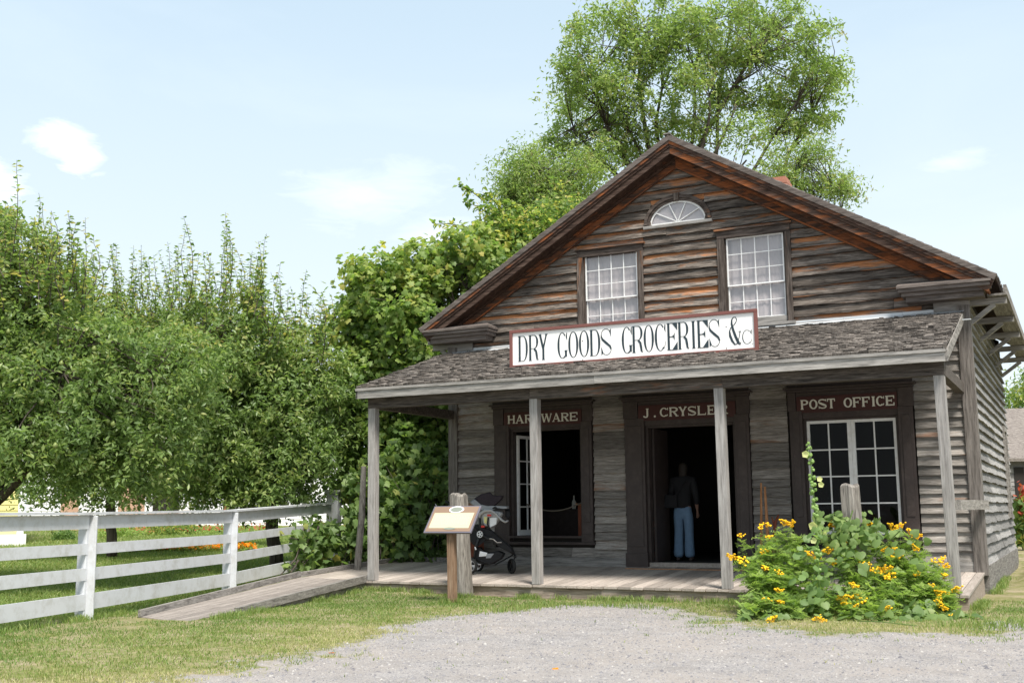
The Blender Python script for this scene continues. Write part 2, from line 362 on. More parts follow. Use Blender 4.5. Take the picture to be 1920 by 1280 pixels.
Z = gh(X, Y)+bumpz*np.exp(-np.clip(np.hypot(X-4, Y+4)-25, 0, None)/20)
Z = np.where((X > -.2) & (X < 9.6) & (Y > -.1) & (Y < 11.4), np.minimum(Z, .02), Z)
VV = np.stack([X, Y, Z], -1).reshape(-1, 3); nx, ny = X.shape
I = np.arange(nx*ny).reshape(nx, ny)
Q = np.stack([I[:-1, :-1], I[1:, :-1], I[1:, 1:], I[:-1, 1:]], -1).reshape(-1, 4)
mk = gmask(VV[:, 0], VV[:, 1]); far = np.hypot(VV[:, 0]-4, VV[:, 1]+6) > 60
m, nt, out = newmat('ground_cover')
v, r, ob = coords(nt, (1,1,1), False)
at = N(nt, 'Attribute', attribute_name='gravel')
nf = noise(nt, ob, 130, 4, .6); vo = N(nt, 'TexVoronoi'); vo.inputs['Scale'].default_value = 70; nt.links.new(ob, vo.inputs['Vector'])
vo2 = N(nt, 'TexVoronoi'); vo2.inputs['Scale'].default_value = 170; nt.links.new(ob, vo2.inputs['Vector'])
nl = noise(nt, ob, .8, 5, .6); nm = noise(nt, ob, 9, 5, .6)
hs = N(nt, 'SeparateColor'); nt.links.new(vo.outputs['Color'], hs.inputs[0])
hs2 = N(nt, 'SeparateColor'); nt.links.new(vo2.outputs['Color'], hs2.inputs[0])
gcol = ramp(nt, hs.outputs[0], [(0, (.16,.152,.155)), (.4, (.24,.228,.23)), (.75, (.305,.288,.282)), (1, (.43,.40,.37))])
gcol2 = ramp(nt, hs2.outputs[1], [(0, (.16,.152,.155)), (.6, (.27,.256,.256)), (1, (.41,.385,.36))])
gcol = mix(nt, .5, gcol, gcol2)
bigv = noise(nt, ob, 2.6, 6, .65); gcol = mix(nt, 1, gcol, ramp(nt, bigv, [(.3, .80), (.7, 1.16)]), 'MULTIPLY')
gcol = mix(nt, ramp(nt, nl, [(.35, 0), (.7, .6)]), gcol, (.33,.29,.26))
dirt = mix(nt, nm, (.26,.21,.15), (.42,.34,.25))
gr = ramp(nt, nm, [(.3, (.10,.12,.03)), (.55, (.18,.18,.07)), (.75, (.33,.28,.15))])
gr = mix(nt, ramp(nt, noise(nt, ob, 1.7, 6, .7), [(.42, 0), (.66, .8)]), gr, dirt)
fac = math_(nt, 'ADD', at.outputs['Fac'], math_(nt, 'MULTIPLY', math_(nt, 'SUBTRACT', noise(nt, ob, 7, 8, .75), .5), 1.7))
col = mix(nt, ramp(nt, fac, [(.38, 0), (.62, 1)]), gr, gcol)
hh = math_(nt, 'ADD', math_(nt, 'MULTIPLY', vo.outputs['Distance'], -1), math_(nt, 'MULTIPLY', nf, .3))
bsdf(nt, out, col, .95, bump(nt, hh, .6, .012), .1); M['ground'] = m
def ground_part(name, sel):
    used = np.unique(Q[sel]); mp_ = np.full(len(VV), -1); mp_[used] = np.arange(len(used))
    o = mesh_obj(name, VV[used], mp_[Q[sel]], m, smooth=True)
    a = o.data.attributes.new('gravel', 'FLOAT', 'POINT')
    a.data.foreach_set('value', np.clip(.5+mk[used]*.9, 0, 1).astype(np.float32))
    tag(o, kind='structure'); return o
cm = mk[Q].mean(1) > 0
ground_part('ground', ~cm); ground_part('gravel_road', cm)
# small stones standing proud of the gravel
def scatter(n, x0, x1, y0, y1, test):
    xs = RNG.uniform(x0, x1, n); ys = RNG.uniform(y0, y1, n); k = test(xs, ys); return xs[k], ys[k]
def infront(x, y): return (np.asarray(y) < -.2) | (np.asarray(x) > 9.6) | (np.asarray(x) < -.3)
def groundz(x, y):
    b = (vnoise(x, y, .7, 3)-.5)*.02+(vnoise(x, y, 2.5, 4)-.5)*.03; return gh(x, y)+b
px, py = scatter(60000, 1.5, 13, -11, -1, lambda x, y: (gmask(x, y) > -.25) & ((gmask(x, y) > .1) | (RNG.random(len(x)) < .3)))
n = len(px); s = RNG.gamma(1.8, .0026, n)+.0035
oct_ = np.array([[1,0,0],[0,1,0],[-1,0,0],[0,-1,0],[0,0,.7]])
ang = RNG.uniform(0, 6.28, n); st = RNG.uniform(.6, 1.3, (n, 5, 3))
P_ = oct_[None]*s[:, None, None]*st; ca, sa = np.cos(ang)[:, None], np.sin(ang)[:, None]
PX = P_[..., 0]*ca-P_[..., 1]*sa; PY = P_[..., 0]*sa+P_[..., 1]*ca
PV = np.stack([PX+px[:, None], PY+py[:, None], P_[..., 2]+groundz(px, py)[:, None]], -1).reshape(-1, 3)
tri = np.array([[0,1,4],[1,2,4],[2,3,4],[3,0,4]])
PF = (tri[None]+5*np.arange(n)[:, None, None]).reshape(-1, 3)
m2, nt, out = newmat('pebble_stone'); a2 = N(nt, 'Attribute', attribute_name='rnd')
bsdf(nt, out, ramp(nt, a2.outputs['Fac'], [(0, (.13,.125,.135)), (.5, (.22,.212,.22)), (.9, (.30,.285,.275)), (1, (.40,.38,.36))]), .9)
tag(mesh_obj('gravel_stones', PV, PF, m2, rnd=np.repeat(RNG.random(n), 4)), 'loose grey gravel stones scattered over the road', 'gravel', kind='stuff')
# grass blades
def blades(name, xs, ys, hgt, wid, mat, label, dry=None, lean=.6):
    n = len(xs); z = groundz(xs, ys)-.004; a = RNG.uniform(0, 6.28, n); h = hgt*RNG.uniform(.45, 1.25, n); wd = wid*RNG.uniform(.7, 1.3, n)
    lx = RNG.normal(0, lean, n)*h; ly = RNG.normal(0, lean, n)*h
    dx, dy = np.cos(a)*wd, np.sin(a)*wd
    b0 = np.stack([xs-dx, ys-dy, z], -1); b1 = np.stack([xs+dx, ys+dy, z], -1)
    m0 = np.stack([xs-dx*.8+lx*.35, ys-dy*.8+ly*.35, z+h*.6], -1); m1 = np.stack([xs+dx*.8+lx*.35, ys+dy*.8+ly*.35, z+h*.6], -1)
    tp = np.stack([xs+lx, ys+ly, z+h], -1)
    V = np.stack([b0, b1, m1, m0, tp], 1).reshape(-1, 3); o = 5*np.arange(n)[:, None]
    F = np.concatenate([np.stack([o+0, o+1, o+2], -1).reshape(-1, 3), np.stack([o+0, o+2, o+3], -1).reshape(-1, 3), np.stack([o+3, o+2, o+4], -1).reshape(-1, 3)])
    rr = RNG.random(n) if dry is None else np.clip(dry, 0, 1)
    return tag(mesh_obj(name, V, F, mat, rnd=np.tile(rr, 3)), label, 'grass', kind='stuff')
def edge_tufts():                          # longer tufts along the skirt board, posts, ramp and fence
    X_, Y_ = [], []
    def line(a, b, n, wd):
        t = RNG.random(n); k = vnoise(t*np.hypot(b[0]-a[0], b[1]-a[1])*6, t*0, 1, 40) > .35; t = t[k]
        X_.append(a[0]+(b[0]-a[0])*t+RNG.normal(0, wd, len(t))); Y_.append(a[1]+(b[1]-a[1])*t+RNG.normal(0, wd, len(t)))
    line((-.1, -.16), (7.4, -.16), 5200, .05); line((.95, -4.9), (0, -.4), 2600, .07); line((-.55, -5.9), (-2.0, -1.3), 3200, .10); line((-.2, -7.5), (-.8, -5.4), 1500, .12)
    line((9.42, -.1), (9.42, 6), 2600, .06); line((2.2, -1.5), (2.5, -1.35), 420, .06); line((1.75, -.5), (2.1, -.5), 420, .06); line((9.4, -2.6), (10.3, -1.6), 900, .3)
    line((3.5, -2.6), (4.1, -1.2), 700, .2); line((4.1, -1.1), (6.2, -1.2), 900, .13)
    return np.concatenate(X_), np.concatenate(Y_)
xs, ys = scatter(330000, -4.5, 12.5, -10.5, 1.5, lambda x, y: (gmask(x, y) < .02+(vnoise(x, y, .17, 21) > .62)*(.75*RNG.random(len(x)))+2.6*(vnoise(x, y, .12, 33) > .93)*(RNG.random(len(x)) < .5)) & (infront(x, y)) & (RNG.random(len(x)) < np.clip(.25+vnoise(x, y, .6, 9)*1.1-(np.abs(x+.3)<1.4)*(y<-5)*(y>-7.2)*.5, .05, 1)))
k = ~((xs > -1.5) & (xs < .82-.170*(ys+5.28)) & (xs > -.27-.181*(ys+4.98)) & (ys > -5.3) & (ys < 4)) & ~((ys > -.7) & (xs < -.1)); xs, ys = xs[k], ys[k]
print('blades', len(xs))
dr = RNG.normal(0, .2, len(xs))+.10+.62*np.clip(vnoise(xs, ys, 1.3, 11)*1.5-.45, 0, 1)+.25*np.clip(1+gmask(xs, ys)/1.2, 0, 1)
blades('grass', xs, ys, .036, .0035, M['grassblade'], 'short dry mown grass between the gravel and the fence', dr)
tx_, ty_ = edge_tufts(); blades('grass_tufts', tx_, ty_, .085, .0042, M['lawnblade'], 'longer green grass tufts along the porch, posts and fence', None, .4)
# lawn behind the fence
fy = RNG.uniform(-8, 22, 260000); fx = -1.0-(fy+5.46)*.291-RNG.gamma(1.3, 6, 260000)
k = (fx > -32); fx, fy = fx[k], fy[k]
blades('lawn_grass', fx, fy, .075, .009, M['lawnblade'], 'green lawn grass behind the white fence', RNG.random(len(fx)))
# ---------------------------------------------------------------- the store
DP = 2.74; XR = 9.3; YB = 11.3
FZ0, FZ1 = .20, .35
def fz(y): return FZ0+(FZ1-FZ0)*np.clip(y/DP, -1, 1) if False else FZ0+(FZ1-FZ0)*y/DP
RZ, EZ, HW = 7.91, 4.86, 5.13              # ridge, eave tip, half width of roof
SL = (RZ-EZ)/HW
def roofz(x): return RZ-abs(x-4.65)*SL
store = thing('wooden_store', 'weathered brown wooden general store with gable front and covered porch', 'store building', (4.65, DP, 0))
def claps(mb, along, fixed, sign, u0, u1, z0, z1, ex, openings, clip=None, out_=.062):
    """overlapping boards on a wall; along='x' or 'y', fixed coordinate, sign of the outward normal"""
    z = z0
    while z < z1-.02:
        zt = min(z+ex, z1); a, b = u0, u1
        if clip:
            a, b = clip(z)
            if b-a < .15: break
        iv = [(a, b)]
        for (o0, o1, p0, p1) in openings:
            if p0 < zt-.015 and p1 > z+.015:
                if p1 < zt-.02 and clip: mb.box(o0, o1, fixed-.022, fixed-.004, p1-.01, zt+.01)
                iv = [q for (s, e) in iv for q in ((s, min(e, o0)), (max(s, o1), e)) if q[1]-q[0] > .03]
        for s, e in iv:
            c = s
            while c < e-.01:
                L = random.uniform(1.6, 4.2); d = min(e, c+L)
                if e-d < .6: d = e
                n = max(2, int((d-c)/.22)); r = random.random(); ph = random.uniform(0, 99); sag = random.gauss(0, .006)
                us = [c+.002+(d-c-.004)*i/n for i in range(n+1)]
                vs = []
                for i, u in enumerate(us):
                    wv = .006*math.sin(u*3.1+ph)+.004*math.sin(u*9+ph*2)+random.gauss(0, .0025)+sag*(i/n)
                    ow = out_+.004*math.sin(u*2.3+ph*3)+random.gauss(0, .0025)
                    for (o, zz) in ((.004, zt+.02), (ow, z+wv), (0.0, z+wv+.004)):
                        vs.append((u, fixed+sign*o, zz) if along == 'x' else (fixed+sign*o, u, zz))
                fs = []
                for i in range(n):
                    k = 3*i; fs += [(k, k+1, k+4, k+3), (k+1, k+2, k+5, k+4)]
                fs += [(0, 1, 2), (3*n, 3*n+2, 3*n+1)]
                mb.add(vs, fs, r); c = d
        z += ex
OPEN = [(1.2, 2.66, .85, 2.86), (3.92, 5.52, .35, 2.8), (6.7, 8.2, .9, 2.8)]
TRIM = [(.9, 2.92, .72, 3.3), (3.53, 5.80, .2, 3.32), (6.44, 8.46, .72, 3.3)]
WIN = [(2.67, 3.97, 4.44, 6.13), (5.35, 6.63, 4.46, 6.15)]
lo_ = MB(); claps(lo_, 'x', DP, -1, .02, 9.28, .50, 4.0, .148, TRIM)
wall = lo_.build('front_wall', M['claplow'], store); tag(wall, 'grey clapboards under the porch roof')
mb = MB()                                   # solid wall behind boards, with real openings
xsb = [0, 1.2, 2.66, 3.92, 5.52, 6.7, 8.2, 9.28]
for i in range(7):
    op = {1: OPEN[0], 3: OPEN[1], 5: OPEN[2]}.get(i)
    if op is None: mb.box(xsb[i], xsb[i+1], DP+.012, DP+.14, .2, 4.4)
    else:
        if op[2] > .3: mb.box(xsb[i], xsb[i+1], DP+.012, DP+.14, .2, op[2])
        mb.box(xsb[i], xsb[i+1], DP+.012, DP+.14, op[3], 4.4)
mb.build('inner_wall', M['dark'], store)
mb = MB()
def gclip(z):
    h = (7.52-z)/SL; return max(0.02, 4.65-h), min(9.28, 4.65+h)
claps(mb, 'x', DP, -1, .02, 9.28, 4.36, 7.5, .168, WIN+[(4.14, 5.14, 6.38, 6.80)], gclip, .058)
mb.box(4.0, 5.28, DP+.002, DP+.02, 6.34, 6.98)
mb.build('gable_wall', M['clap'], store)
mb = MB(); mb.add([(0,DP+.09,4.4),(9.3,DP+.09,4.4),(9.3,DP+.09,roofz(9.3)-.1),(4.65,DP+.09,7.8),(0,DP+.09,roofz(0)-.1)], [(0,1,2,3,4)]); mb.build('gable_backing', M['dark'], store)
# side walls
mb = MB(); SW = [(9.55, 10.25, 1.15, 2.9)]
claps(mb, 'y', XR, 1, DP+.06, YB, .42, 4.62, .165, SW); mb.build('side_wall', M['clapside'], store)
mb = MB(); claps(mb, 'y', 0, -1, DP+.06, YB, .42, 4.62, .165, []); mb.build('side_wall', M['clapside'], store)
mb = MB(); mb.box(XR-.12, XR-.004, DP+.15, YB, 0, 4.8); mb.box(.004, .12, DP+.15, YB, 0, 4.8); mb.box(0, XR, YB, YB+.12, 0, 4.8)
mb.add([(0,YB+.06,4.8),(9.3,YB+.06,4.8),(9.3,YB+.06,roofz(9.3)-.1),(4.65,YB+.06,7.8),(0,YB+.06,roofz(0)-.1)], [(0,1,2,3,4)]); mb.build('rear_wall', M['dark'], store)
for a, b in ((XR-.02, XR+.075), (-.075, .02)): mb = MB(); mb.box(a, b, DP+.16, YB, -.05, .43); mb.build('foundation_board', M['grey_y'], store)
mb = MB()
for x0, x1, xs0, xs1 in ((-.06, .11, -.080, -.060), (XR-.11, XR+.06, XR+.060, XR+.080)):
    mb = MB(); mb.prism([(x0 if x0 < 0 else x1, DP-.085, .30), (x1 if x0 < 0 else x0, DP-.085, .30), (x1 if x0 < 0 else x0, DP, .30), (x0 if x0 < 0 else x1, DP, .30), (x0 if x0 < 0 else x1, DP+.15, .30), (xs0 if x0 < 0 else xs1, DP+.15, .30), (xs0 if x0 < 0 else xs1, DP-.085, .30)], (0, 0, 4.18)); mb.build('corner_board', M['cornerwood'], store)

for a, b in ((.11, 3.53), (5.8, XR-.11)): mb = MB(); mb.box(a, b, DP-.066, DP+.01, .34, .50); mb.build('base_board', M['grey_x'], store)
# interior shell
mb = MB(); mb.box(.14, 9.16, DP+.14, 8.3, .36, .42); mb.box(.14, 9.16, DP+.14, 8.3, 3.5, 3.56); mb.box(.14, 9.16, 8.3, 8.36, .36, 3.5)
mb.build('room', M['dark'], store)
mb = MB(); mb.box(3.92, 5.52, DP-.02, DP+.16, .352, .424); mb.build('threshold', M['floor'], store)
# ---- main roof: two slopes as shingle courses over a deck
YF = 2.34
for sgn in (-1, 1):
    mb = MB(); L = math.hypot(HW, RZ-EZ)+.05; ux, uz = sgn*HW/(L-.05), -(RZ-EZ)/(L-.05)
    nx_, nz_ = sgn*(RZ-EZ)/(L-.05), HW/(L-.05)
    def rp(s, y, h): return (4.65+ux*s+nx_*h, y, RZ+uz*s+nz_*h)
    s = L; k = 0
    while s > .02:
        s0 = s; s1 = max(0, s-.30); y = YF-.02-random.uniform(0, .02)
        while y < YB+.4:
            wd = random.uniform(.10, .26); e = y+wd
            dj = random.uniform(-.012, .012)
            mb.add([rp(s0+dj, y+.003, .03), rp(s0+dj, e-.003, .03), rp(s1, e-.003, .012), rp(s1, y+.003, .012), rp(s0+dj, y+.003, .008), rp(s0+dj, e-.003, .008)],
                   [(0,1,2,3), (0,4,5,1), (0,3,4), (1,5,2)])
            y = e
        s -= .15
    mb.build('roof_slope', M['shingleside'], store)
    mb = MB()                                # deck, rake boards, crown, soffit
    def bar(y0, y1, h0, h1, s0=0, s1=L, mat=None):
        c0 = [(4.65+(0 if s0 == 0 else ux*s0+nx_*h), y, RZ+uz*s0+nz_*h if s0 else RZ+h/nz_) for h in (h0, h1) for y in (y0, y1)]
        c1 = [(4.65+ux*s1+nx_*h, y, RZ+uz*s1+nz_*h) for h in (h0, h1) for y in (y0, y1)]
        mb.add(c0+c1, [(0,1,3,2),(4,6,7,5),(0,4,5,1),(2,3,7,6),(0,2,6,4),(1,5,7,3)])
    bar(YF, YB+.4, -.035, .004); mb.build('roof_deck', M['rake'], store)
    mb = MB(); bar(YF-.055, YF+.02, -.075, .006); mb.build('rake_edge', M['trimgrey'], store)
    mb = MB(); bar(YF-.035, YF+.03, -.125, -.077); bar(YF-.012, YF+.04, -.17, -.127); bar(YF+.01, YF+.05, -.27, -.172); mb.build('rake_board', M['rake'], store)
    mb = MB(); bar(YF+.05, DP-.03, -.262, -.23); mb.build('soffit', M['frieze'], store)
    mb = MB(); bar(DP-.080, DP-.052, -.43, -.264, 0, L-.60); bar(DP-.12, DP-.081, -.31, -.264, 0, L-.60); bar(DP-.10, DP-.081, -.43, -.405, 0, L-.64); mb.build('frieze_board', M['frieze'], store)
    # cornice return at the foot of the rake
    xa, xb = (-.46, 1.0) if sgn < 0 else (8.35, 9.74)
    mb = MB(); mb.box(xa+.06, xb-.05, YF+.02, DP-.04, 4.64, 4.70); mb.box(xa+.02, xb-.02, YF-.03, DP-.04, 4.702, 4.76); mb.box(xa, xb, YF-.06, DP-.04, 4.762, 4.80)
    mb.box(xa+.12, xb-.12, YF+.07, DP-.04, 4.55, 4.638)
    mb.add([(xa, YF-.06, 4.802), (xb, YF-.06, 4.802), (xb, DP-.04, 4.802), (xa, DP-.04, 4.802), (xa, DP-.04, 4.93), (xb-.25, DP-.04, 4.93)], [(0,1,5,4), (1,2,5), (0,4,3), (2,3,4,5)])
    rt = mb.build('cornice_return', M['trimgrey'], store)
    mb = MB(); mb.box(xa+.35 if sgn < 0 else 8.85, .45 if sgn < 0 else xb-.35, DP-.07, DP-.036, 4.40, 4.548)
    mb.build('corner_capital', M['grey_x'], store)
    # eaves trough board carried on timber brackets
    xe = 4.65+sgn*(HW+.10); zt = 4.75
    mb = MB(); mb.box(min(xe, xe+sgn*.05), max(xe, xe+sgn*.05), DP+.05, YB+.3, zt-.14, zt+.02)
    mb.box(min(xe-sgn*.24, xe-sgn*.002), max(xe-sgn*.24, xe-sgn*.002), DP+.05, YB+.3, zt-.142, zt-.11); mb.build('eaves_board', M['grey_y'], store)
    xw = XR if sgn > 0 else 0
    for q, yb in enumerate([3.0, 5.0, 7.0, 9.0, 11.0]):
        mb = MB(); mb.box(min(xw, xe+sgn*.03), max(xw, xe+sgn*.03), yb-.05, yb+.05, 4.50, 4.60)
        mb.beam((xw+sgn*.02, yb, 4.2), (xe-sgn*.15, yb, 4.50), .07, .08, (0,1,0)); mb.build('roof_bracket', M['grey_x'], store)
# ridge cap and chimney
mb = MB(); mb.beam((4.62, YF-.06, RZ+.035), (4.62, YB+.4, RZ+.035), .12, .02); mb.build('ridge_cap', M['grey_y'], store)
mb = MB(); cx0, cx1, cy0, cy1 = 5.50, 5.86, 6.0, 6.4
for k in range(12):
    z = 7.06+k*.078; o = .03 if k in (9, 10) else 0
    for (a, b, c, d) in ((cx0-o, cx1+o, cy0-o, cy1+o),):
        mb.box(a, b, c, d, z, z+.068); 
mb.box(cx0+.008, cx1-.008, cy0+.008, cy1-.008, 7.1, 7.96); mb.build('chimney', M['brick'], store)
# ---- porch
PXL, PXR = -.14, 9.28
mb = MB(); x = PXL
while x < XR+.03:
    wd = random.uniform(.16, .24); e = min(x+wd, XR+.04); ov = random.uniform(-.02, .02)
    y0 = -.085+ov; r = random.random()
    mb.add([(x+.006, y0, fz(y0)-.035), (e-.006, y0, fz(y0)-.035), (e-.006, y0, fz(y0)), (x+.006, y0, fz(y0)), (x+.006, DP, fz(DP)-.035), (e-.006, DP, fz(DP)-.035), (e-.006, DP, fz(DP)), (x+.006, DP, fz(DP))],
           [(0,1,2,3), (3,2,6,7), (0,3,7,4), (1,5,6,2), (0,4,5,1)], r); x = e
mb.build('porch_floor', M['floor'], store)
mb = MB(); mb.box(PXL+.02, XR+.02, -.045, 0.0, -.02, .158); mb.build('skirt_board', M['skirt'], store)
mb = MB(); mb.add([(XR+.012, -.045, -.02), (XR+.012, DP, -.02), (XR+.012, DP, .31), (XR+.012, -.045, .155)], [(0,1,2,3)]); mb.build('porch_side_skirt', M['skirt'], store); mb = MB(); mb.add([(PXL+.03, -.02, -.02), (PXL+.03, DP, -.02), (PXL+.03, DP, .31), (PXL+.03, -.02, .155)], [(0,1,2,3)]); mb.build('porch_side_skirt', M['skirt'], store)
mb = MB(); mb.box(3.62, 5.75, DP-.40, DP-.33, fz(DP-.4)-.0, fz(DP-.4)+.012); mb.build('floor_strip', M['toolwood'], store)
for px_, tx in ((0, -.02), (3.07, 3.06), (6.1, 6.085), (9.17, 9.14)):
    mb = MB(); mb.beam((px_, 0, fz(0)), (tx, 0, 3.14), .14, .14, (0,1,0)); o = mb.build('porch_post', M['post'], store, bevel=.006)
mb = MB()
xx = [-.09, 3.0, 6.15, 9.22]
for a, b in zip(xx[:-1], xx[1:]): mb = MB(); mb.box(a+.002, b-.002, -.075, .075, 3.09, 3.28); mb.build('porch_beam', M['beam'], store)
for a, b in ((-.09, .05), (9.10, 9.22)): mb = MB(); mb.box(a, b, .08, DP-.07, 3.09, 3.25); mb.build('porch_beam', M['beam'], store)
ZE, ZF = 3.41, 4.36; YE = -.25; S2 = (ZF-ZE)/(DP-YE)
def pz(y): return ZE+(y-YE)*S2
mb = MB(); mb.add([(-.17,YE+.03,pz(YE+.03)-.09),(9.24,YE+.03,pz(YE+.03)-.09),(9.24,DP-.04,ZF-.09),(-.17,DP-.04,ZF-.09),(-.17,YE+.03,pz(YE+.03)-.012),(9.24,YE+.03,pz(YE+.03)-.012),(9.24,DP-.04,ZF-.012),(-.17,DP-.04,ZF-.012)], [(0,3,2,1),(4,5,6,7),(0,1,5,4),(1,2,6,5),(3,0,4,7)]); mb.build('porch_roof_deck', M['beam'], store)
mb = MB()
for k in range(24):
    x = .1+k*.395; mb = MB(); mb.beam((x, YE+.06, pz(YE+.06)-.14), (x, DP-.05, ZF-.14), .05, .09); mb.build('rafter', M['beam'], store)
mb = MB(); LL = math.hypot(DP-YE, ZF-ZE); cy_, cz_ = (DP-YE)/LL, (ZF-ZE)/LL
s = 0; row = 0
while s < LL-.05:
    x = -.21+random.uniform(0, .02)
    while x < 9.26:
        wd = random.choice((.07, .09, .11, .13, .16))*random.uniform(.9, 1.1); e = min(x+wd, 9.28)
        d = random.gauss(0, .013); th = .020+random.random()*.016; s1 = min(s+.34, LL-.03); lift = abs(random.gauss(0, .013))
        def q(u, ss, h): return (u, YE-.02+cy_*ss-cz_*h, ZE+cz_*ss+cy_*h)
        h0 = .012+th+lift
        mb.add([q(x+.002, s+d, h0), q(e-.003, s+d, h0+random.gauss(0, .004)), q(e-.003, s1, .012), q(x+.002, s1, .012), q(x+.002, s+d, .006), q(e-.003, s+d, .006)],
               [(0,1,2,3), (0,4,5,1), (0,3,4), (1,5,2)]); x = e
    s += .135
mb.build('porch_roof', M['shingle'], store)
mb = MB(); mb.box(-.19, 4.2, YE-.03, YE, 3.245, 3.39); mb.box(4.203, 9.26, YE-.03, YE, 3.25, 3.39); mb.box(-.20, 9.27, YE-.052, YE-.032, 3.375, 3.418); mb.build('eave_fascia', M['grey_x'], store)
mb = MB()
for xx_ in (-.20, 9.262): mb = MB(); mb.add([(xx_,YE-.03,3.25),(xx_+.03,YE-.03,3.25),(xx_+.03,DP-.05,ZF-.14),(xx_,DP-.05,ZF-.14),(xx_,YE-.03,3.40),(xx_+.03,YE-.03,3.40),(xx_+.03,DP-.05,ZF+.015),(xx_,DP-.05,ZF+.015)], [(0,3,2,1),(4,5,6,7),(0,1,5,4),(1,2,6,5),(3,0,4,7),(2,3,7,6)]); mb.build('porch_rake', M['grey_y'], store)

mb = MB()
for a in range(10):
    x0 = .0+a*.93; mb.add([(x0, DP-.14, pz(DP-.14)+.045), (x0+.928, DP-.14, pz(DP-.14)+.045+random.uniform(-.004,.004)), (x0+.928, DP-.045, ZF+.045), (x0, DP-.045, ZF+.045), (x0, DP-.044, ZF+.09), (x0+.928, DP-.044, ZF+.09)], [(0,1,2,3), (3,2,5,4)])
mb.build('flashing', M['lead'], store)
mb = MB(); mb.box(9.20, 9.42, DP-.45, DP-.41, 4.18, 4.195); mb.build('flashing_strip', M['lead'], store)
mb = MB(); mb.beam((9.22, .55, 1.36), (9.42, DP+.02, 1.36), .07, .14); mb.build('side_rail', M['grey_y'], store)
# ---- openings: surrounds, leaves, glazing
def surround(x0, x1, zb, o0, o1, ob, ot, name, h0, h1):
    """dark painted pilasters and entablature"""
    t = MB(); y = DP
    for a, b in ((x0+.03, o0-.02), (o1+.02, x1-.03)):
        t.box(a, b, y-.075, y+.0, zb, 2.93); t.box(a+.05, b-.05, y-.088, y-.076, zb+.35, 2.80)
        t.box(a-.02, b+.02, y-.105, y+.0, zb-.0, zb+.24) if name == 'door_surround' else t.box(a-.01, b+.01, y-.095, y, zb, zb+.14)
    t.box(o0-.018, o1+.018, y-.045, y, ot, 2.93) ; t.box(h0-.003, h1+.003, y-.05, y, 2.932, 3.235); t.box(x0+.01, h0-.004, y-.08, y, 2.932, 3.235); t.box(h1+.004, x1-.01, y-.08, y, 2.932, 3.235)
    t.box(x0, x1, y-.12, y, 3.237, 3.28); t.box(x0-.04, x1+.04, y-.16, y, 3.282, 3.315); t.box(x0+.01, x1-.01, y-.1, y, 3.317, 3.42)
    for a in (o0-.02, o1-.03): t.box(a, a+.05, y+.002, y+.16, ob, ot)
    t.box(o0+.032, o1-.032, y+.002, y+.16, ot-.04, ot-.001)
    if zb > .5: t.box(x0, x1, y-.09, y, zb-.05, zb-.002)
    return t.build(name, M['browntrim'], store, bevel=.004)
surround(.88, 2.93, .77, 1.24, 2.67, .79, 2.84, 'window_surround', 1.11, 2.72)
surround(3.51, 5.82, .345, 3.93, 5.52, .40, 2.80, 'door_surround', 3.80, 5.58)
surround(6.45, 8.47, .84, 6.71, 8.19, .86, 2.80, 'window_surround', 6.60, 8.22)
for q_ in ((1.16, 2.75, DP-.10, DP+.15, .84, .875), (6.66, 8.24, DP-.10, DP+.13, .86, .905)): mb = MB(); mb.box(*q_); mb.build('window_ledge', M['browntrim'], store)
def leaf(name, p0, p1, z0, z1, cols, rows, mat, parent, fr=.06, mu=.022, th=.04, glass='glass', bot=None):
    """a glazed leaf standing between plan points p0 and p1"""
    a = Vector((p0[0], p0[1], 0)); b = Vector((p1[0], p1[1], 0)); L = (b-a).length; d = (b-a)/L; nn = Vector((-d.y, d.x, 0))
    bot = fr if bot is None else bot
    t = MB()
    def bx(u0, u1, w0, w1, tt):
        t.prism([a+d*u0+nn*(-tt/2)+Vector((0,0,w0)), a+d*u1+nn*(-tt/2)+Vector((0,0,w0)), a+d*u1+nn*(-tt/2)+Vector((0,0,w1)), a+d*u0+nn*(-tt/2)+Vector((0,0,w1))], nn*tt)
    bx(0, fr, z0, z1, th); bx(L-fr, L, z0, z1, th); bx(fr, L-fr, z0, z0+bot, th*.96); bx(fr, L-fr, z1-fr, z1, th*.96)
    for i in range(1, cols):
        u = fr+(L-2*fr)*i/cols; bx(u-mu/2, u+mu/2, z0+bot, z1-fr, th*.6)
    for j in range(1, rows):
        w_ = z0+bot+(z1-fr-z0-bot)*j/rows; bx(fr, L-fr, w_-mu/2, w_+mu/2, th*.5)
    o = t.build(name, mat, parent)
    g = MB(); g.add([a+d*fr+Vector((0,0,z0+bot)), a+d*(L-fr)+Vector((0,0,z0+bot)), a+d*(L-fr)+Vector((0,0,z1-fr)), a+d*fr+Vector((0,0,z1-fr))], [(0,1,2,3)])
    g.build('pane', M[glass], o); return o
leaf('casement', (6.725, DP+.04), (7.452, DP+.04), .91, 2.775, 2, 4, M['white'], store)
leaf('casement', (7.455, DP+.04), (8.175, DP+.04), .91, 2.775, 2, 4, M['white'], store)
cs = leaf('open_casement', (1.30, DP+.12), (1.385, DP+.78), .88, 2.74, 2, 4, M['white'], store, fr=.055, bot=.10); tag(cs, 'white window leaf swung open inward')
# door leaf folded back inside
mb = MB(); mb.box(3.965, 4.005, DP+.17, DP+.9, .43, 2.76); mb.build('open_door', M['browntrim'], store)
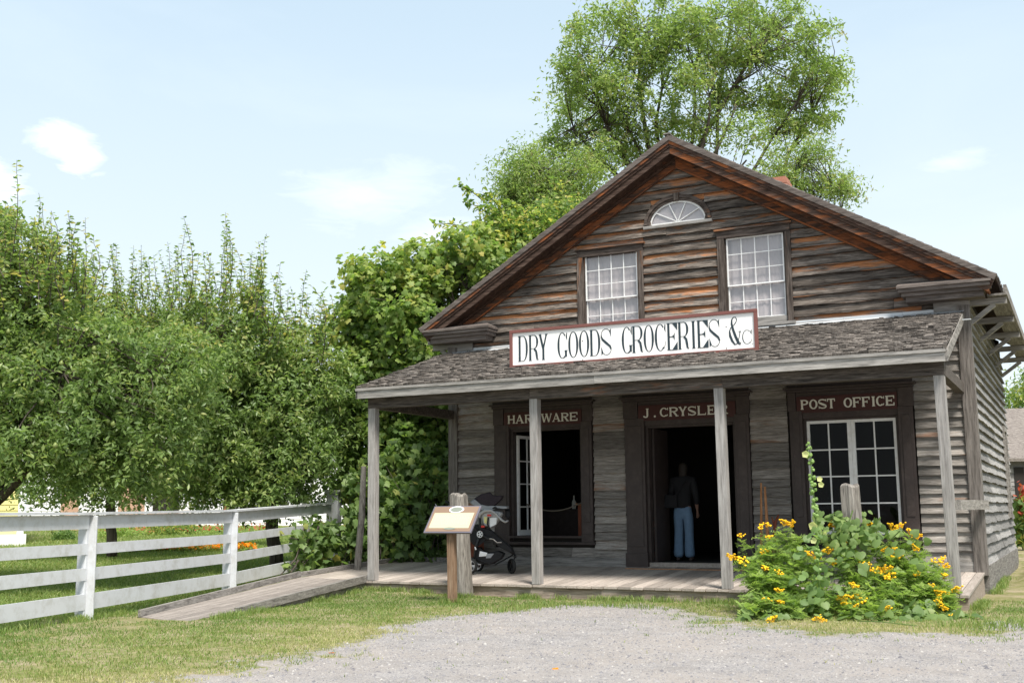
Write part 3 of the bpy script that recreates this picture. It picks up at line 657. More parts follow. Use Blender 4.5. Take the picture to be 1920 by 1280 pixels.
# upper sash windows
def upper(x0, x1, z0, z1, g0, g1, h0, h1, rows_lo):
    y = DP; t = MB()
    t.box(x0-.0, x1+.0, y-.072, y+.03, z1-.128, z1); t.box(x0-.04, x1+.04, y-.11, y+.0, z1+.002, z1+.035)
    f = t.build('window_head', M['trim_x'], store, bevel=.004)
    for a_, b_, c_, d_ in ((x0, g0-.03, g0-.028, g0-.002), (g1+.03, x1, g1+.002, g1+.028)): t = MB(); t.box(a_, b_, y-.07, y+.03, z0, z1-.13); t.box(c_, d_, y-.02, y+.03, h0, z1-.13); t.build('side_casing', M['trim_z'], f, bevel=.004)
    t = MB(); t.box(x0-.03, x1+.03, y-.10, y+.03, z0-.05, z0-.002); t.box(g0-.02, g1+.02, y-.045, y+.028, z0, h0-.002); t.build('window_sill', M['grey_x'], f)
    zm = 5.155
    a = leaf('upper_sash', (g0, y+.0), (g1, y+.0), zm, h1, 4, 3, M['white'], f, .022, .013, .028, 'glassup')
    b = leaf('lower_sash', (g0, y+.034), (g1, y+.034), h0, zm+.03, 4, rows_lo, M['white'], f, .024, .013, .028, 'glassup')
    V = []; n = 90
    for i in range(n+1):
        u = g0+(g1-g0)*i/n; dd = .012*math.sin(u*38+x0)+.006*math.sin(u*83)
        V += [(u, y+.068+dd*.5, h0), (u, y+.064+dd*.3, h1)]
    t = MB(); t.add(V, [(2*i, 2*i+2, 2*i+3, 2*i+1) for i in range(n)], .5); t.build('curtain', M['curtain'], f, smooth=True)
upper(2.67, 3.97, 4.44, 6.10, 2.82, 3.84, 4.55, 6.0, 2)
upper(5.35, 6.63, 4.46, 6.14, 5.505, 6.50, 4.57, 6.01, 2)
# fanlight
t = MB(); fx_, fz_ = 4.64, 6.42; RXo, RZo, RXi, RZi = .625, .50, .525, .395
n = 26
def arc(rx, rz, a, y): return (fx_+rx*math.cos(a), y, fz_+rz*math.sin(a))
for i in range(n):
    a, b = PI*i/n, PI*(i+1)/n
    for (ro, zo, ri, zi, y0) in ((RXo, RZo, RXi+.045, RZi+.045, DP-.085), (RXi+.044, RZi+.044, RXi, RZi, DP-.06)):
        t.add([arc(ro, zo, a, y0), arc(ro, zo, b, y0), arc(ri, zi, b, y0), arc(ri, zi, a, y0), arc(ro, zo, a, DP+.02), arc(ro, zo, b, DP+.02), arc(ri, zi, b, DP+.02), arc(ri, zi, a, DP+.02)],
              [(0,1,2,3), (0,4,5,1), (3,2,6,7)], .4)
fan = t.build('fanlight', M['trim_x'], store)
t = MB(); t.add([(fx_-.04,DP-.11,6.81),(fx_+.04,DP-.11,6.81),(fx_+.058,DP-.11,6.945),(fx_-.058,DP-.11,6.945),(fx_-.04,DP,6.81),(fx_+.04,DP,6.81),(fx_+.058,DP,6.945),(fx_-.058,DP,6.945)], [(0,1,2,3),(0,4,5,1),(1,5,6,2),(2,6,7,3),(3,7,4,0)]); t.build('keystone', M['trim_z'], fan)
t = MB(); t.box(4.0, 5.28, DP-.085, DP+.02, 6.35, 6.40); t.build('fan_sill', M['grey_x'], fan)
t = MB(); n = 20
for i in range(n):
    a, b = PI*i/n, PI*(i+1)/n; t.add([arc(.524, .394, a, DP-.03), arc(.524, .394, b, DP-.03), arc(.49, .36, b, DP-.03), arc(.49, .36, a, DP-.03)], [(0,1,2,3)])
t.box(fx_-.49, fx_+.49, DP-.034, DP-.01, 6.402, 6.435)
for a in (36, 72, 108, 144): t.beam((fx_, DP-.022, fz_+.01), arc(.50, .37, R(a), DP-.022), .016, .018, (0,1,0))
t.build('glazing_bars', M['white'], fan)
t = MB(); n = 24; t.add([(fx_, DP-.012, fz_)]+[arc(.52, .39, PI*i/n, DP-.012) for i in range(n+1)], [tuple(range(n+2))]); t.build('pane', M['glassup'], fan)
t = MB(); t.add([(fx_, DP-.003, fz_)]+[arc(.52, .39, PI*i/n, DP-.003) for i in range(n+1)], [tuple(range(n+2))]); t.build('blind', M['curtain'], fan)
# side window
t = MB(); x = XR+.05
t.box(x-.02, x+.03, 9.45, 9.56, 1.1, 3.0); t.box(x-.02, x+.03, 10.24, 10.35, 1.1, 3.0); t.box(x-.02, x+.032, 9.562, 10.238, 2.9, 3.0); t.box(x-.02, x+.06, 9.562, 10.238, 1.1, 1.16)
o = t.build('side_window', M['grey_y'], store)
t = MB(); t.add([(x-.015, 9.56, 1.16), (x-.015, 10.24, 1.16), (x-.015, 10.24, 2.9), (x-.015, 9.56, 2.9)], [(0,1,2,3)]); t.build('pane', M['blackplastic'], o)
# ---------------------------------------------------------------- lettering
class GL:
    def __init__(s, x0, x1, z0, z1, y, mb):
        s.x0, s.x1, s.z0, s.z1, s.y, s.mb, s.k = x0, x1, z0, z1, y, mb, 0; s.H = z1-z0; s.W = (x1-x0)/s.H
    def P(s, u, v, f=0): return (s.x0+u*s.H, s.y-s.k*.0004-f, s.z0+v*s.H)
    def poly(s, pts):
        s.k += 1; s.mb.prism([s.P(u, v, .003) for u, v in pts], (0, .003, 0))
    def rect(s, a, b, c, d): s.poly([(a, c), (b, c), (b, d), (a, d)])
    def strip(s, pts):                        # (u,v,width)
        s.k += 1; L = []; Rr = []
        for i, (u, v, w_) in enumerate(pts):
            p = pts[max(i-1, 0)]; q = pts[min(i+1, len(pts)-1)]; dx, dy = q[0]-p[0], q[1]-p[1]; l = math.hypot(dx, dy) or 1
            nx_, ny_ = -dy/l, dx/l; L.append((u+nx_*w_/2, v+ny_*w_/2)); Rr.append((u-nx_*w_/2, v-ny_*w_/2))
        for i in range(len(pts)-1):
            vs = [s.P(*L[i], .003), s.P(*L[i+1], .003), s.P(*Rr[i+1], .003), s.P(*Rr[i], .003)]
            s.mb.add(vs, [(0,1,2,3)], .5)
def ell(cx, cy, rx, ry, a0, a1, T, h, n=26):
    out = []
    for i in range(n+1):
        a = R(a0+(a1-a0)*i/n); w_ = h+(T-h)*abs(math.cos(a))**1.6; out.append((cx+(rx-w_/2)*math.cos(a), cy+(ry-w_/2*(1 if abs(math.sin(a)) > .5 else .6))*math.sin(a), w_))
    return out
def glyph(c, g, T, h, sf, st):                # T stem, h hairline, sf serif reach, st serif thickness
    W = g.W
    def stem(x, a=0, b=1, ser=(1, 1)):
        g.rect(x, x+T, a, b)
        if ser[0]: g.rect(x-sf, x+T+sf, a, a+st)
        if ser[1]: g.rect(x-sf, x+T+sf, b-st, b)
    if c == 'I': stem(W/2-T/2)
    elif c == 'L': stem(sf); g.rect(sf+T, W, 0, h); g.poly([(W-h*.6, 0), (W, 0), (W, .30), (W-h*.8, .12)])
    elif c in 'EF':
        stem(sf); g.rect(sf+T, W, 1-h, 1)
        if st < .05:                          # display cut: filled wedges
            g.poly([(W*.52, 1-h), (W, 1-h), (W, .72)]); g.rect(sf+T, W*.72, .5-h, .5+h*.3)
            g.poly([(W*.74, .64), (W*.74, .36), (W*.62, .46), (W*.45, .49), (W*.45, .51), (W*.62, .54)])
            if c == 'E': g.rect(sf+T, W, 0, h); g.poly([(W*.50, h), (W, h), (W, .30)])
        else:
            g.rect(W-h*.8, W, .70, 1-h); g.rect(sf+T, W*.72, .5-h/2, .5+h/2); g.rect(W*.72-h*.6, W*.72, .36, .64)
            if c == 'E': g.rect(sf+T, W, 0, h); g.rect(W-h*.8, W, h, .30)
    elif c == 'H': stem(sf); stem(W-sf-T); g.rect(sf+T, W-sf-T, .5-h/2, .5+h/2)
    elif c == 'T': stem(W/2-T/2, 0, 1, (1, 0)); g.rect(0, W, 1-h, 1); g.rect(0, h*.8, .70, 1-h); g.rect(W-h*.8, W, .70, 1-h)
    elif c == 'D': stem(sf, ser=(0, 0)); g.rect(0, sf+T, 0, st); g.rect(0, sf+T, 1-st, 1); g.strip([(sf+T, 1-h/2, h)]+ell(W*.5, .5, W*.5, .5, 85, -85, T, h)+[(sf+T, h/2, h)])
    elif c in 'PR':
        stem(sf, ser=(1, 0)); g.rect(0, sf+T, 1-st, 1); m_ = .46
        g.strip([(sf+T, 1-h/2, h)]+ell(W*.52, (1+m_)/2, W*.44 if c == 'R' else W*.48, (1-m_)/2, 85, -85, T, h)+[(sf+T, m_+h/2, h)])
        if c == 'R': g.strip([(W*.55, m_, T*.9), (W*.74, .36, T), (W*.80, .2, T), (W*.84, .06, T*.8), (W*.93, h*.4, h), (W, .06, h*.7)] if st < .05 else [(W*.5, m_+.02, T), (W*.72, .2, T), (W*.84, .0, T)]); 
        if c == 'R' and st > .05: g.rect(W*.72, W+.02, 0, st)
    elif c == 'O': g.strip(ell(W/2, .5, W/2, .5, 0, 360, T, h, 40))
    elif c in 'CG':
        g.strip(ell(W*.5, .5, W*.5, .5, 50 if st < .05 else 42, 310 if c == 'C' else 300, T, h, 34))
        g.poly([(W*.94, .98), (W, .98), (W, .68), (W*.86, .82)])
        if c == 'G': g.rect(W-T*1.15, W-T*.15, .06, .30); g.rect(W-T*1.15-sf, W+sf*.6, .29, .29+st); g.strip([(W*.62, h*.6, h), (W*.8, .06, h*1.3), (W-T*.7, .14, h*1.5)])
        elif st < .05: g.strip([(W*.82, .08, h), (W*.93, .2, h), (W*.97, .36, h*.6)])
        else: g.strip([(W*.80, .08, h), (W*.95, .24, h*.8)])
    elif c == 'S':
        g.strip(ell(W*.48, .77, W*.46, .23, 35, 170, h*1.2, h, 12)+[(W*.06, .70, T*.6), (W*.16, .60, T*.95), (W*.5, .46, T*1.1), (W*.84, .33, T*.95), (W*.94, .22, T*.7)]+ell(W*.52, .23, W*.46, .23, 0, -145, h*1.2, h, 12))
        g.poly([(W*.80, .90), (W*.95, 1.0), (W*.95, .68)]); g.poly([(W*.04, .33), (W*.05, .0), (W*.22, .10)])
    elif c == 'Y': g.rect(W/2-T/2, W/2+T/2, 0, .46); g.rect(W/2-T/2-sf, W/2+T/2+sf, 0, st); g.strip([(T/2+sf*.5, 1, T), (W/2, .42, T)]); g.strip([(W-T/2-sf*.5, 1, T*.75), (W/2, .42, T*.75)]); g.rect(0, T+sf*1.2, 1-st, 1); g.rect(W-T-sf*1.2, W, 1-st, 1)
    elif c == 'A': g.strip([(W*.10, 0, h*.9), (W*.5, 1, h*.9)]); g.strip([(W*.46, 1, T), (W*.86, 0, T)]); g.rect(W*.24, W*.72, .28, .28+h*.8); g.rect(-.02, W*.24, 0, st); g.rect(W*.66, W+.02, 0, st)
    elif c == 'W':
        for a, b, t_ in ((.08, .28, T), (.52, .28, h*.9), (.48, .72, T), (.94, .72, h*.9)): g.strip([(W*a, 1, t_), (W*b, 0, t_)])
        g.rect(0, W*.22, 1-st, 1); g.rect(W*.38, W*.6, 1-st, 1); g.rect(W*.84, W, 1-st, 1)
    elif c == 'J': g.rect(W-T-sf, W-sf, .2, 1); g.rect(W-T-2*sf, W, 1-st, 1); g.strip([(W-T/2-sf, .22, T), (W-T/2-sf-.03, .1, T*.9), (W*.5, .04, h*1.2), (W*.22, .08, h*1.2), (W*.12, .2, T*.8)])
    elif c == '.': g.rect(W*.3, W*.3+T, 0, T)
    elif c == '&':
        g.strip([(W*.42, .70, .03), (W*.62, .80, .03), (W*.70, .90, .03), (W*.60, .99, .025), (W*.42, .985, .03), (W*.28, .90, .05), (W*.26, .76, .07), (W*.36, .56, .085), (W*.56, .30, .09), (W*.80, .07, .095), (W*.92, .02, .05), (W*1.0, .10, .025)])
        g.strip([(W*.40, .70, .02), (W*.16, .62, .03), (W*.06, .50, .05), (W*.10, .34, .085), (W*.26, .16, .08), (W*.48, .03, .05), (W*.62, .04, .03), (W*.78, .16, .025), (W*.90, .34, .025), (W*.95, .48, .03)])
        g.rect(W*.82, W*1.05, .47, .485)
# main sign
sY = .55
p0 = on(954, 621, 1, sY); p1 = on(1421, 657, 1, sY); p2 = on(1419, 577, 1, sY); p3 = on(957, 691, 1, sY)
SX0, SX1 = (p0[0]+p3[0])/2, (p1[0]+p2[0])/2; SZ0, SZ1 = (p1[2]+p3[2])/2, (p0[2]+p2[2])/2
sign = thing('store_sign', 'long white board lettered DRY GOODS GROCERIES &C, dull red frame, on porch roof', 'sign', ((SX0+SX1)/2, sY, SZ0))
mb = MB(); mb.box(SX0+.04, SX1-.04, sY+.02, sY+.05, SZ0+.04, SZ1-.04, .5); mb.build('board', M['signwhite'], sign)
mb = MB(); fw = .05; mb.box(SX0, SX1, sY-.01, sY+.06, SZ0, SZ0+fw); mb.box(SX0, SX1, sY-.01, sY+.06, SZ1-fw, SZ1); mb.box(SX0, SX0+fw, sY-.008, sY+.058, SZ0+fw, SZ1-fw); mb.box(SX1-fw, SX1, sY-.008, sY+.058, SZ0+fw, SZ1-fw); mb.build('frame', M['signred2'], sign, bevel=.004)
mb = MB()
for x in (SX0+.4, (SX0+SX1)/2, SX1-.4): mb = MB(); mb.beam((x, sY+.062, SZ1-.1), (x, sY+1.2, pz(sY+1.2)+.03), .05, .05); mb.build('brace', M['grey_y'], sign)

lY = sY+.019
za = on(972, 630.6, 1, lY)[2]; zb_ = on(974, 678.8, 1, lY)[2]
zc = on(1293, 602, 1, lY)[2]; zd = on(1300, 652, 1, lY)[2]
zt_, zb2 = (za+zc)/2, (zb_+zd)/2
def sx(px): return on(px, 635, 1, lY)[0]
r1 = lambda c: 950+c/8; r2 = lambda c: 1180+c/7.68
word = {}
def wmb(k):
    if k not in word: word[k] = MB()
    return word[k]
for c, a, b in (('D',160,305),('R',318,468),('Y',470,604),('G',750,895),('O',912,1062),('O',1072,1225),('D',1235,1392),('S',1400,1562),('G',1715,1868)):
    glyph(c, GL(sx(r1(a+12)), sx(r1(b+12)), zb2, zt_, lY, wmb('abc'[(a > 700)+(a > 1700)])), .085, .02, .022, .018)
for c, a, b in (('R',40,200),('O',207,355),('C',368,525),('E',543,695),('R',702,862),('I',880,972),('E',978,1140),('S',1148,1310)):
    glyph(c, GL(sx(r2(a)), sx(r2(b)), zb2, zt_, lY, wmb('c')), .085, .02, .022, .018)
glyph('&', GL(sx(r2(1438)), sx(r2(1608)), zb2, zt_+.01, lY, wmb('d')), .08, .02, .02, .018)
glyph('C', GL(sx(r2(1628)), sx(r2(1765)), zb2+.005, zb2+.225, lY, wmb('d')), .06, .03, .03, .03)
glyph('.', GL(sx(r2(1765)), sx(r2(1785)), zb2, zb2+.3, lY, wmb('d')), .03, .02, .02, .018)
for k_ in word: word[k_].build('lettering', M['ink'], sign)
mb = MB()
for x, z in ((r1(1140), 639), (r1(1140), 675), (r2(1395), 612.5), (r2(1400), 653)):
    p = on(x, z, 1, lY); mb = MB(); mb.lathe((p[0], lY-.004, p[2]), [(.009, 0), (.009, .006)], 8, (0,1,0)); mb.build('screw', M['iron'], sign)
# small boards over the openings
def small(txt, xs_, ptop, pbot, bx0, bx1, label, words):
    y = DP-.056
    ztop = on(ptop[0], ptop[1], 1, y)[2]; zbot = on(pbot[0], pbot[1], 1, y)[2]
    t = thing('name_board', label, 'sign', ((bx0+bx1)/2, y, zbot-.05))
    mb = MB(); mb.box(bx0, bx1, y-.018, y-.001, zbot-.055, ztop+.055); mb.build('board', M['signred'], t)
    mb = MB()
    for c, a, b in xs_:
        if words and a > words: mb.build('lettering', M['cream'], t); mb = MB(); words = 0
        A = on(a, ptop[1], 1, y-.019)[0]; B = on(b, ptop[1], 1, y-.019)[0]
        glyph(c, GL(A, B, zbot, ztop, y-.019, mb), .20, .115, .05, .085)
    mb.build('lettering', M['cream'], t)
k = lambda c: 940+c/4.174
small('HARDWARE', [(c, k(a), k(b)) for c, a, b in (('H',50,107),('A',112,176),('R',184,240),('D',247,305),('W',312,396),('A',400,462),('R',468,528),('E',535,596))], (953, 779), (953, 794.5), 1.12, 2.71, 'dark red board lettered HARDWARE above the open window', 0)
small('J . CRYSLER', [(c, k(a), k(b)) for c, a, b in (('J',1108,1152),('.',1185,1212),('C',1240,1304),('R',1313,1384),('Y',1388,1452),('S',1460,1524),('L',1534,1600),('E',1612,1672),('R',1700,1772))], (1208, 766), (1208, 783), 3.81, 5.57, 'dark red board lettered J . CRYSLER above the doorway', 1230)
k = lambda c: 1480+c/8
small('POST OFFICE', [(c, k(a), k(b)) for c, a, b in (('P',165,282),('O',295,420),('S',432,558),('T',566,684),('O',812,940),('F',948,1070),('F',1085,1205),('I',1225,1295),('C',1300,1422),('E',1440,1575))], (1502, 750), (1502, 768), 6.61, 8.21, 'dark red board lettered POST OFFICE above the glazed casements', 1570)
# ---------------------------------------------------------------- fence, ramp, posts
A_ = Vector((-.79, -5.46, 0)); Bf = Vector((-1.99, -1.34, 0)); fd = (Bf-A_).normalized(); SPN = 4.29; fn = Vector((fd.y, -fd.x, 0))
fence = thing('board_fence', 'white painted fence of four wide boards with a flat cap rail', 'fence', tuple(A_))
def fp(s, off=0, z=0):
    p = A_+fd*s+fn*off; g = float(gh(p.x, p.y)); return Vector((p.x, p.y, z+g))
for s in (-SPN, 0, SPN):
    mb = MB(); p = fp(s); mb.beam((p.x, p.y, p.z-.1), (p.x, p.y, p.z+1.33), .125, .125, fd)
    q = fp(s, .085); mb.beam((q.x, q.y, p.z-.05), (q.x, q.y, p.z+1.318), .03, .16, fn); mb.build('post', M['fence'], fence, bevel=.006)
for k, (z0, z1) in enumerate(((.29, .44-.155+.0), (.63, .48), (.88, .77-.005), (1.16, 1.3))): pass
for (z0, z1) in ((.13, .33), (.50, .655), (.825, .965), (1.15, 1.325)):
    for i, s in enumerate((-SPN*1.6, -SPN*.0, SPN)):
        e = (-.02, SPN-.02, 2.12*SPN)[i]
        mb = MB(); a = fp(s+.01, .055); b = fp(e-.01, .055); zm = (z0+z1)/2
        a.z = float(gh(*fp(s).xy))+zm; b.z = float(gh(*fp(min(e, 2.1*SPN)).xy))+zm
        mb.beam(a, b, .026, (z1-z0), (0,0,1)); mb.build('board', M['fence'], fence)
for i, (s, e) in enumerate(((-SPN*1.6, -.01), (.0, SPN-.01), (SPN, 2.12*SPN))):
    mb = MB(); a = fp(s, .03, 1.348); b = fp(e, .03, 1.348); mb.beam(a, b, .19, .032); mb.build('cap_rail', M['fence'], fence)
gp = fp(2.2*SPN); g0 = gp.z
gpost = thing('gate_post', 'stout white square gate post with a moulded cap at the far end of the fence', 'gate post', tuple(gp))
mb = MB(); mb.beam((gp.x, gp.y, g0-.05), (gp.x, gp.y, 1.72), .25, .25, fd); mb.build('shaft', M['fence'], gpost, bevel=.006)
mb = MB(); mb.beam((gp.x, gp.y, 1.722), (gp.x, gp.y, 1.76), .31, .31, fd); mb.beam((gp.x, gp.y, 1.762), (gp.x, gp.y, 1.80), .38, .38, fd); mb.build('cap', M['fence'], gpost)
# ramp
ramp_ = thing('ramp', 'grey plank ramp with low curbs rising from the grass to the porch', 'ramp', (.1, -3, 0))
NL, NR2, FLr, FR = Vector((.77, -5.28, .012)), Vector((-.12, -.05, .20)), Vector((-.24, -4.98, .02)), Vector((-1.03, -.62, .27))
mb = MB()
nn = 7
for i in range(nn):
    t0, t1 = i/nn+.004, (i+1)/nn-.004
    a, b, c, d = NL.lerp(FLr, t0), NL.lerp(FLr, t1), NR2.lerp(FR, t1), NR2.lerp(FR, t0)
    mb.add([a, b, c, d, a-Vector((0,0,.03)), b-Vector((0,0,.03)), c-Vector((0,0,.03)), d-Vector((0,0,.03))], [(0,1,2,3), (0,4,5,1), (1,5,6,2), (3,2,6,7), (0,3,7,4)])
mb.build('deck', M['rampwood'], ramp_)
mb = MB(); mb.beam(NL+Vector((-.35,.9,.04)).lerp(Vector((0,0,0)), 0) if False else NL.lerp(NR2, .22)+Vector((.03,0,-.01)), NR2+Vector((.03,-.06,.03)), .06, .10, h2=.12); mb.build('near_curb', M['grey_y'], ramp_)
mb = MB(); mb.beam(FLr+Vector((-.03,0,.04)), FR+Vector((-.03,0,.05)), .05, .09); mb.build('far_curb', M['grey_y'], ramp_)
mb = MB(); mb.add([NL.lerp(NR2, .25)+Vector((.0,0,-.045)), NR2+Vector((0,0,-.045)), Vector((NR2.x, NR2.y, -.02)), Vector((*NL.lerp(NR2, .25).xy, -.02))], [(0,1,2,3)]); mb.build('side_board', M['grey_y'], ramp_)
bw = thing('side_boardwalk', 'grey plank boardwalk beside the porch under the leafy vines', 'boardwalk', (-.8, 1.5, 0))
mb = MB()
for i in range(9):
    u0, u1 = i/9+.003, (i+1)/9-.003
    a0 = Vector((-.135, -.05, .205)).lerp(Vector((-1.03, -.6, .265)), u0); a1 = Vector((-.135, -.05, .205)).lerp(Vector((-1.03, -.6, .265)), u1)
    b0 = Vector((-.15, 3.3, .36)).lerp(Vector((-1.6, 3.3, .36)), u0); b1 = Vector((-.15, 3.3, .36)).lerp(Vector((-1.6, 3.3, .36)), u1)
    mb.add([a0, a1, b1, b0], [(0,1,2,3)])
mb.build('deck', M['floor'], bw)
mb = MB(); mb.beam((-1.06, -.58, .31), (-1.62, 3.3, .40), .05, .08); mb.beam((-1.60, 3.32, .40), (-.06, 3.32, .40), .05, .08); mb.build('curb', M['grey_y'], bw)
# old round-topped posts
def oldpost(x, y, h, lean, label, r=.125):
    mb = MB(); n = 16; V = []; F = []
    zs = [-.05, .3, .7, 1.1, h-.12, h-.03, h]
    rs = [1.08, 1.04, 1.0, .98, .97, .95, .80]
    for zi, rr in zip(zs, rs):
        for k in range(n):
            a = 2*PI*k/n; sq = 1/max(abs(math.cos(a)), abs(math.sin(a)))**.65; j = 1+.05*math.sin(5*a+x)+.03*math.sin(11*a)
            V.append((x+lean[0]*zi/h+r*rr*sq*j*math.cos(a), y+lean[1]*zi/h+r*rr*sq*j*math.sin(a), zi+(.02*math.sin(a*3+1)*(zi > h-.05))))
    F = [(i*n+k, i*n+(k+1) % n, (i+1)*n+(k+1) % n, (i+1)*n+k) for i in range(len(zs)-1) for k in range(n)]+[tuple((len(zs)-1)*n+k for k in range(n))]
    o = mesh_obj('hitching_post', V, F, M['postold'], base=(x, y, 0), rnd=[.5]*len(F))
    return tag(o, label, 'post', 'old hitching posts in front of the porch')
oldpost(1.94, -.36, 1.61, (-.08, 0), 'thick weathered grey post standing behind the information panel')
oldpost(8.04, -.6, 1.64, (-.05, 0), 'thick weathered grey post rising out of the yellow flowers', .122)
# leaning pole beside the gate post
mb = MB(); a = dep(668, 1040, 20.4); b = dep(682, 874, 20.4); a = Vector((a[0], a[1], float(gh(a[0], a[1]))-.05)); mb.tube([a, a.lerp(Vector(b), .55)+Vector((.03,0,0)), Vector(b)], [.07, .06, .05], 10); o = mb.build('leaning_pole', M['postold'], smooth=False, base=tuple(a))
tag(o, 'bare grey pole leaning out of the vines beside the porch', 'pole')
# information panel
T1 = thing('information_panel', 'tilted brown information panel with a cream text field on a brown post', 'information sign', (2.34, -1.4, 0))
TL, TR, BR, BL = [Vector(on(*p, 1, y)) for p, y in (((816, 948), -1.2), ((903.5, 948), -1.2), ((881, 998), -1.53), ((792.5, 998), -1.53))]
TL.z = TR.z = (TL.z+TR.z)/2; BL.z = BR.z = (BL.z+BR.z)/2; TL.x = BL.x = (TL.x+BL.x)/2; TR.x = BR.x = (TR.x+BR.x)/2
nrm = (TR-TL).cross(BL-TL).normalized()*-1
if nrm.z < 0: nrm = -nrm
def pan(u, v, h=0): return TL+(TR-TL)*u+(BL-TL)*v+nrm*h
def slab(u0, u1, v0, v1, h0, h1): 
    t = MB(); t.add([pan(u, v, h) for h in (h0, h1) for u, v in ((u0,v0),(u1,v0),(u1,v1),(u0,v1))], [(0,3,2,1),(4,5,6,7),(0,1,5,4),(1,2,6,5),(2,3,7,6),(3,0,4,7)], .5); return t
slab(0, 1, 0, 1, -.03, .0).build('panel', M['panelrim'], T1, bevel=.003)
slab(.03, .97, .035, .955, .001, .003).build('face', M['panelbrown'], T1)
f = slab(.075, .92, .27, .84, .0045, .006).build('text_field', M['panelcream'], T1)
t = MB(); random.seed(3)
for j in range(9):                            # rows of unreadable small text
    v = .35+j*.042; u = .13
    while u < .86:
        l = random.uniform(.02, .06)
        if u+l > .88: break
        t.add([pan(u, v, .0075), pan(u+l, v, .0075), pan(u+l, v+.012, .0075), pan(u, v+.012, .0075)], [(0,1,2,3)]); u += l+.012
t.build('small_text', paint('faint_text', (.76, .68, .47), .6), f)
def oval(cu, cv, ru, rv, h, n=28): return [pan(cu+ru*math.cos(2*PI*k/n), cv+rv*math.sin(2*PI*k/n), h) for k in range(n)]
t = MB(); t.add(oval(.52, .155, .155, .125, .012), [tuple(range(28))]); t.add(oval(.52, .155, .155, .125, .012)+oval(.52, .155, .155, .125, .001), [(k, (k+1) % 28, 28+(k+1) % 28, 28+k) for k in range(28)]); t.build('badge', M['paper'], T1)
t = MB(); t.add(oval(.52, .155, .125, .095, .0135), [tuple(range(28))]); t.add(oval(.53, .855, .12, .045, .009), [tuple(range(28))]); t.build('badge_centre', paint('badge_green', (.22, .24, .20), .5), T1)
mb = MB(); c = pan(.5, .5, -.03); mb.beam((2.36, -1.42, -.05), (2.33, -1.40, c.z-.09), .115, .10, (0,1,0)); mb.build('post', M['infopost'], T1, bevel=.004)
mb = MB(); mb.beam(pan(.28, .5, -.055), pan(.72, .5, -.055), .12, .045, tuple(nrm)); mb.build('bracket', M['infopost'], T1)
# ---------------------------------------------------------------- stroller
sy = 1.35; sfz = float(fz(sy))
_b = on(893, 1063, 1, sy)
dpt = float((np.array([1.2, sy, .5])-CAM) @ _F); PPM = CF/dpt*7.11
ST = thing('stroller', 'black stroller carrying a grey infant seat with a dark hood on the porch', 'stroller', (float(_b[0]), sy, sfz))
x00 = float(_b[0]); base_cy = 1200.
def S(cx, cy, w=0):                           # stroller profile read off the photo, w = sideways
    return Vector((x00+(cx-235)/PPM/.92-w*.5, sy+w, sfz+(base_cy-cy)/PPM))
HWd = .27
def wheel(cx, cy, w, r, name, yaw=0, tw=.05):
    c = S(cx, cy, w); c.z = sfz+r
    ax = Vector((math.sin(yaw), math.cos(yaw), 0)).normalized()
    q = bpy.data.objects.new(name, None); COL.objects.link(q); q.parent = ST; q.location = Vector(c)-ST.location
    mb = MB(); prof = [(r*.72, -tw/2), (r*.93, -tw/2), (r, -tw/4), (r, tw/4), (r*.93, tw/2), (r*.72, tw/2), (r*.72, -tw/2)]
    mb.lathe(c, prof, 28, ax, caps=False); mb.build('tyre', M['rubber'], q, smooth=True)
    mb = MB(); mb.lathe(c, [(r*.2, -tw*.55), (r*.2, tw*.55)], 12, ax); mb.lathe(c, [(r*.74, -tw*.35), (r*.74, tw*.35), (r*.66, tw*.35), (r*.66, -tw*.35), (r*.74, -tw*.35)], 28, ax, caps=False)
    pz_ = ax.cross(Vector((0,0,1)))
    for k in range(5):
        a = 2*PI*k/5; d = pz_*math.cos(a)+Vector((0,0,1))*math.sin(a); mb.beam(c+d*r*.15, c+d*r*.68, tw*.5, r*.16, tuple(ax))
    mb.build('rim', M['silver' if name == 'rear_wheel' else 'blackplastic'], q)
wheel(722, 1110, .0, .125, 'front_wheel', R(35)); wheel(235, 1100, .24, .135, 'rear_wheel'); wheel(165, 1110, -.26, .135, 'rear_wheel')
mb = MB()
for w_ in (-.24, .24):
    mb.tube([S(-178, 262, w_*.9), S(60, 440, w_), S(298, 690, w_)], .016, 8); mb.tube([S(298, 690, w_), S(450, 765, w_), S(600, 850, w_*.8), S(720, 930, w_*.35)], [.02, .022, .02, .018], 8)
    mb.tube([S(298, 690, w_), S(230, 880, w_), S(200, 1090, w_)], [.024, .02, .016], 8)
    mb.tube([S(215, 1000, w_), S(500, 1090, w_*.8), S(740, 960, w_*.2)], .009, 6)
mb.tube([S(200, 1075, -.26), S(200, 1075, .26)], .012, 8); mb.tube([S(725, 925, -.10), S(760, 950, 0), S(725, 925, .10)], .022, 8)
mb.tube([S(765, 955, 0), S(770, 1000, 0)], .026, 10); mb.tube([S(765, 990, -.045), S(728, 1105, -.045)], .012, 6); mb.tube([S(765, 990, .045), S(728, 1105, .045)], .012, 6)
mb.build('frame', M['blackplastic'], ST, smooth=True)
mb = MB(); mb.tube([S(-140, 290, -.215), S(-178, 262, -.20), S(-190, 252, -.1), S(-190, 252, .1), S(-178, 262, .20), S(-140, 290, .215)], .019, 8); mb.build('handlebar', M['rubber'], ST, smooth=True)
mb = MB()
for w_ in (.25, -.265): mb = MB(); mb.lathe(S(298, 690, w_), [(.02, -.012), (.058, -.012), (.062, 0), (.055, .012), (.02, .014)], 20, (0,1,0)); hb = mb.build('hub', M['silver'], ST)
mb = MB()
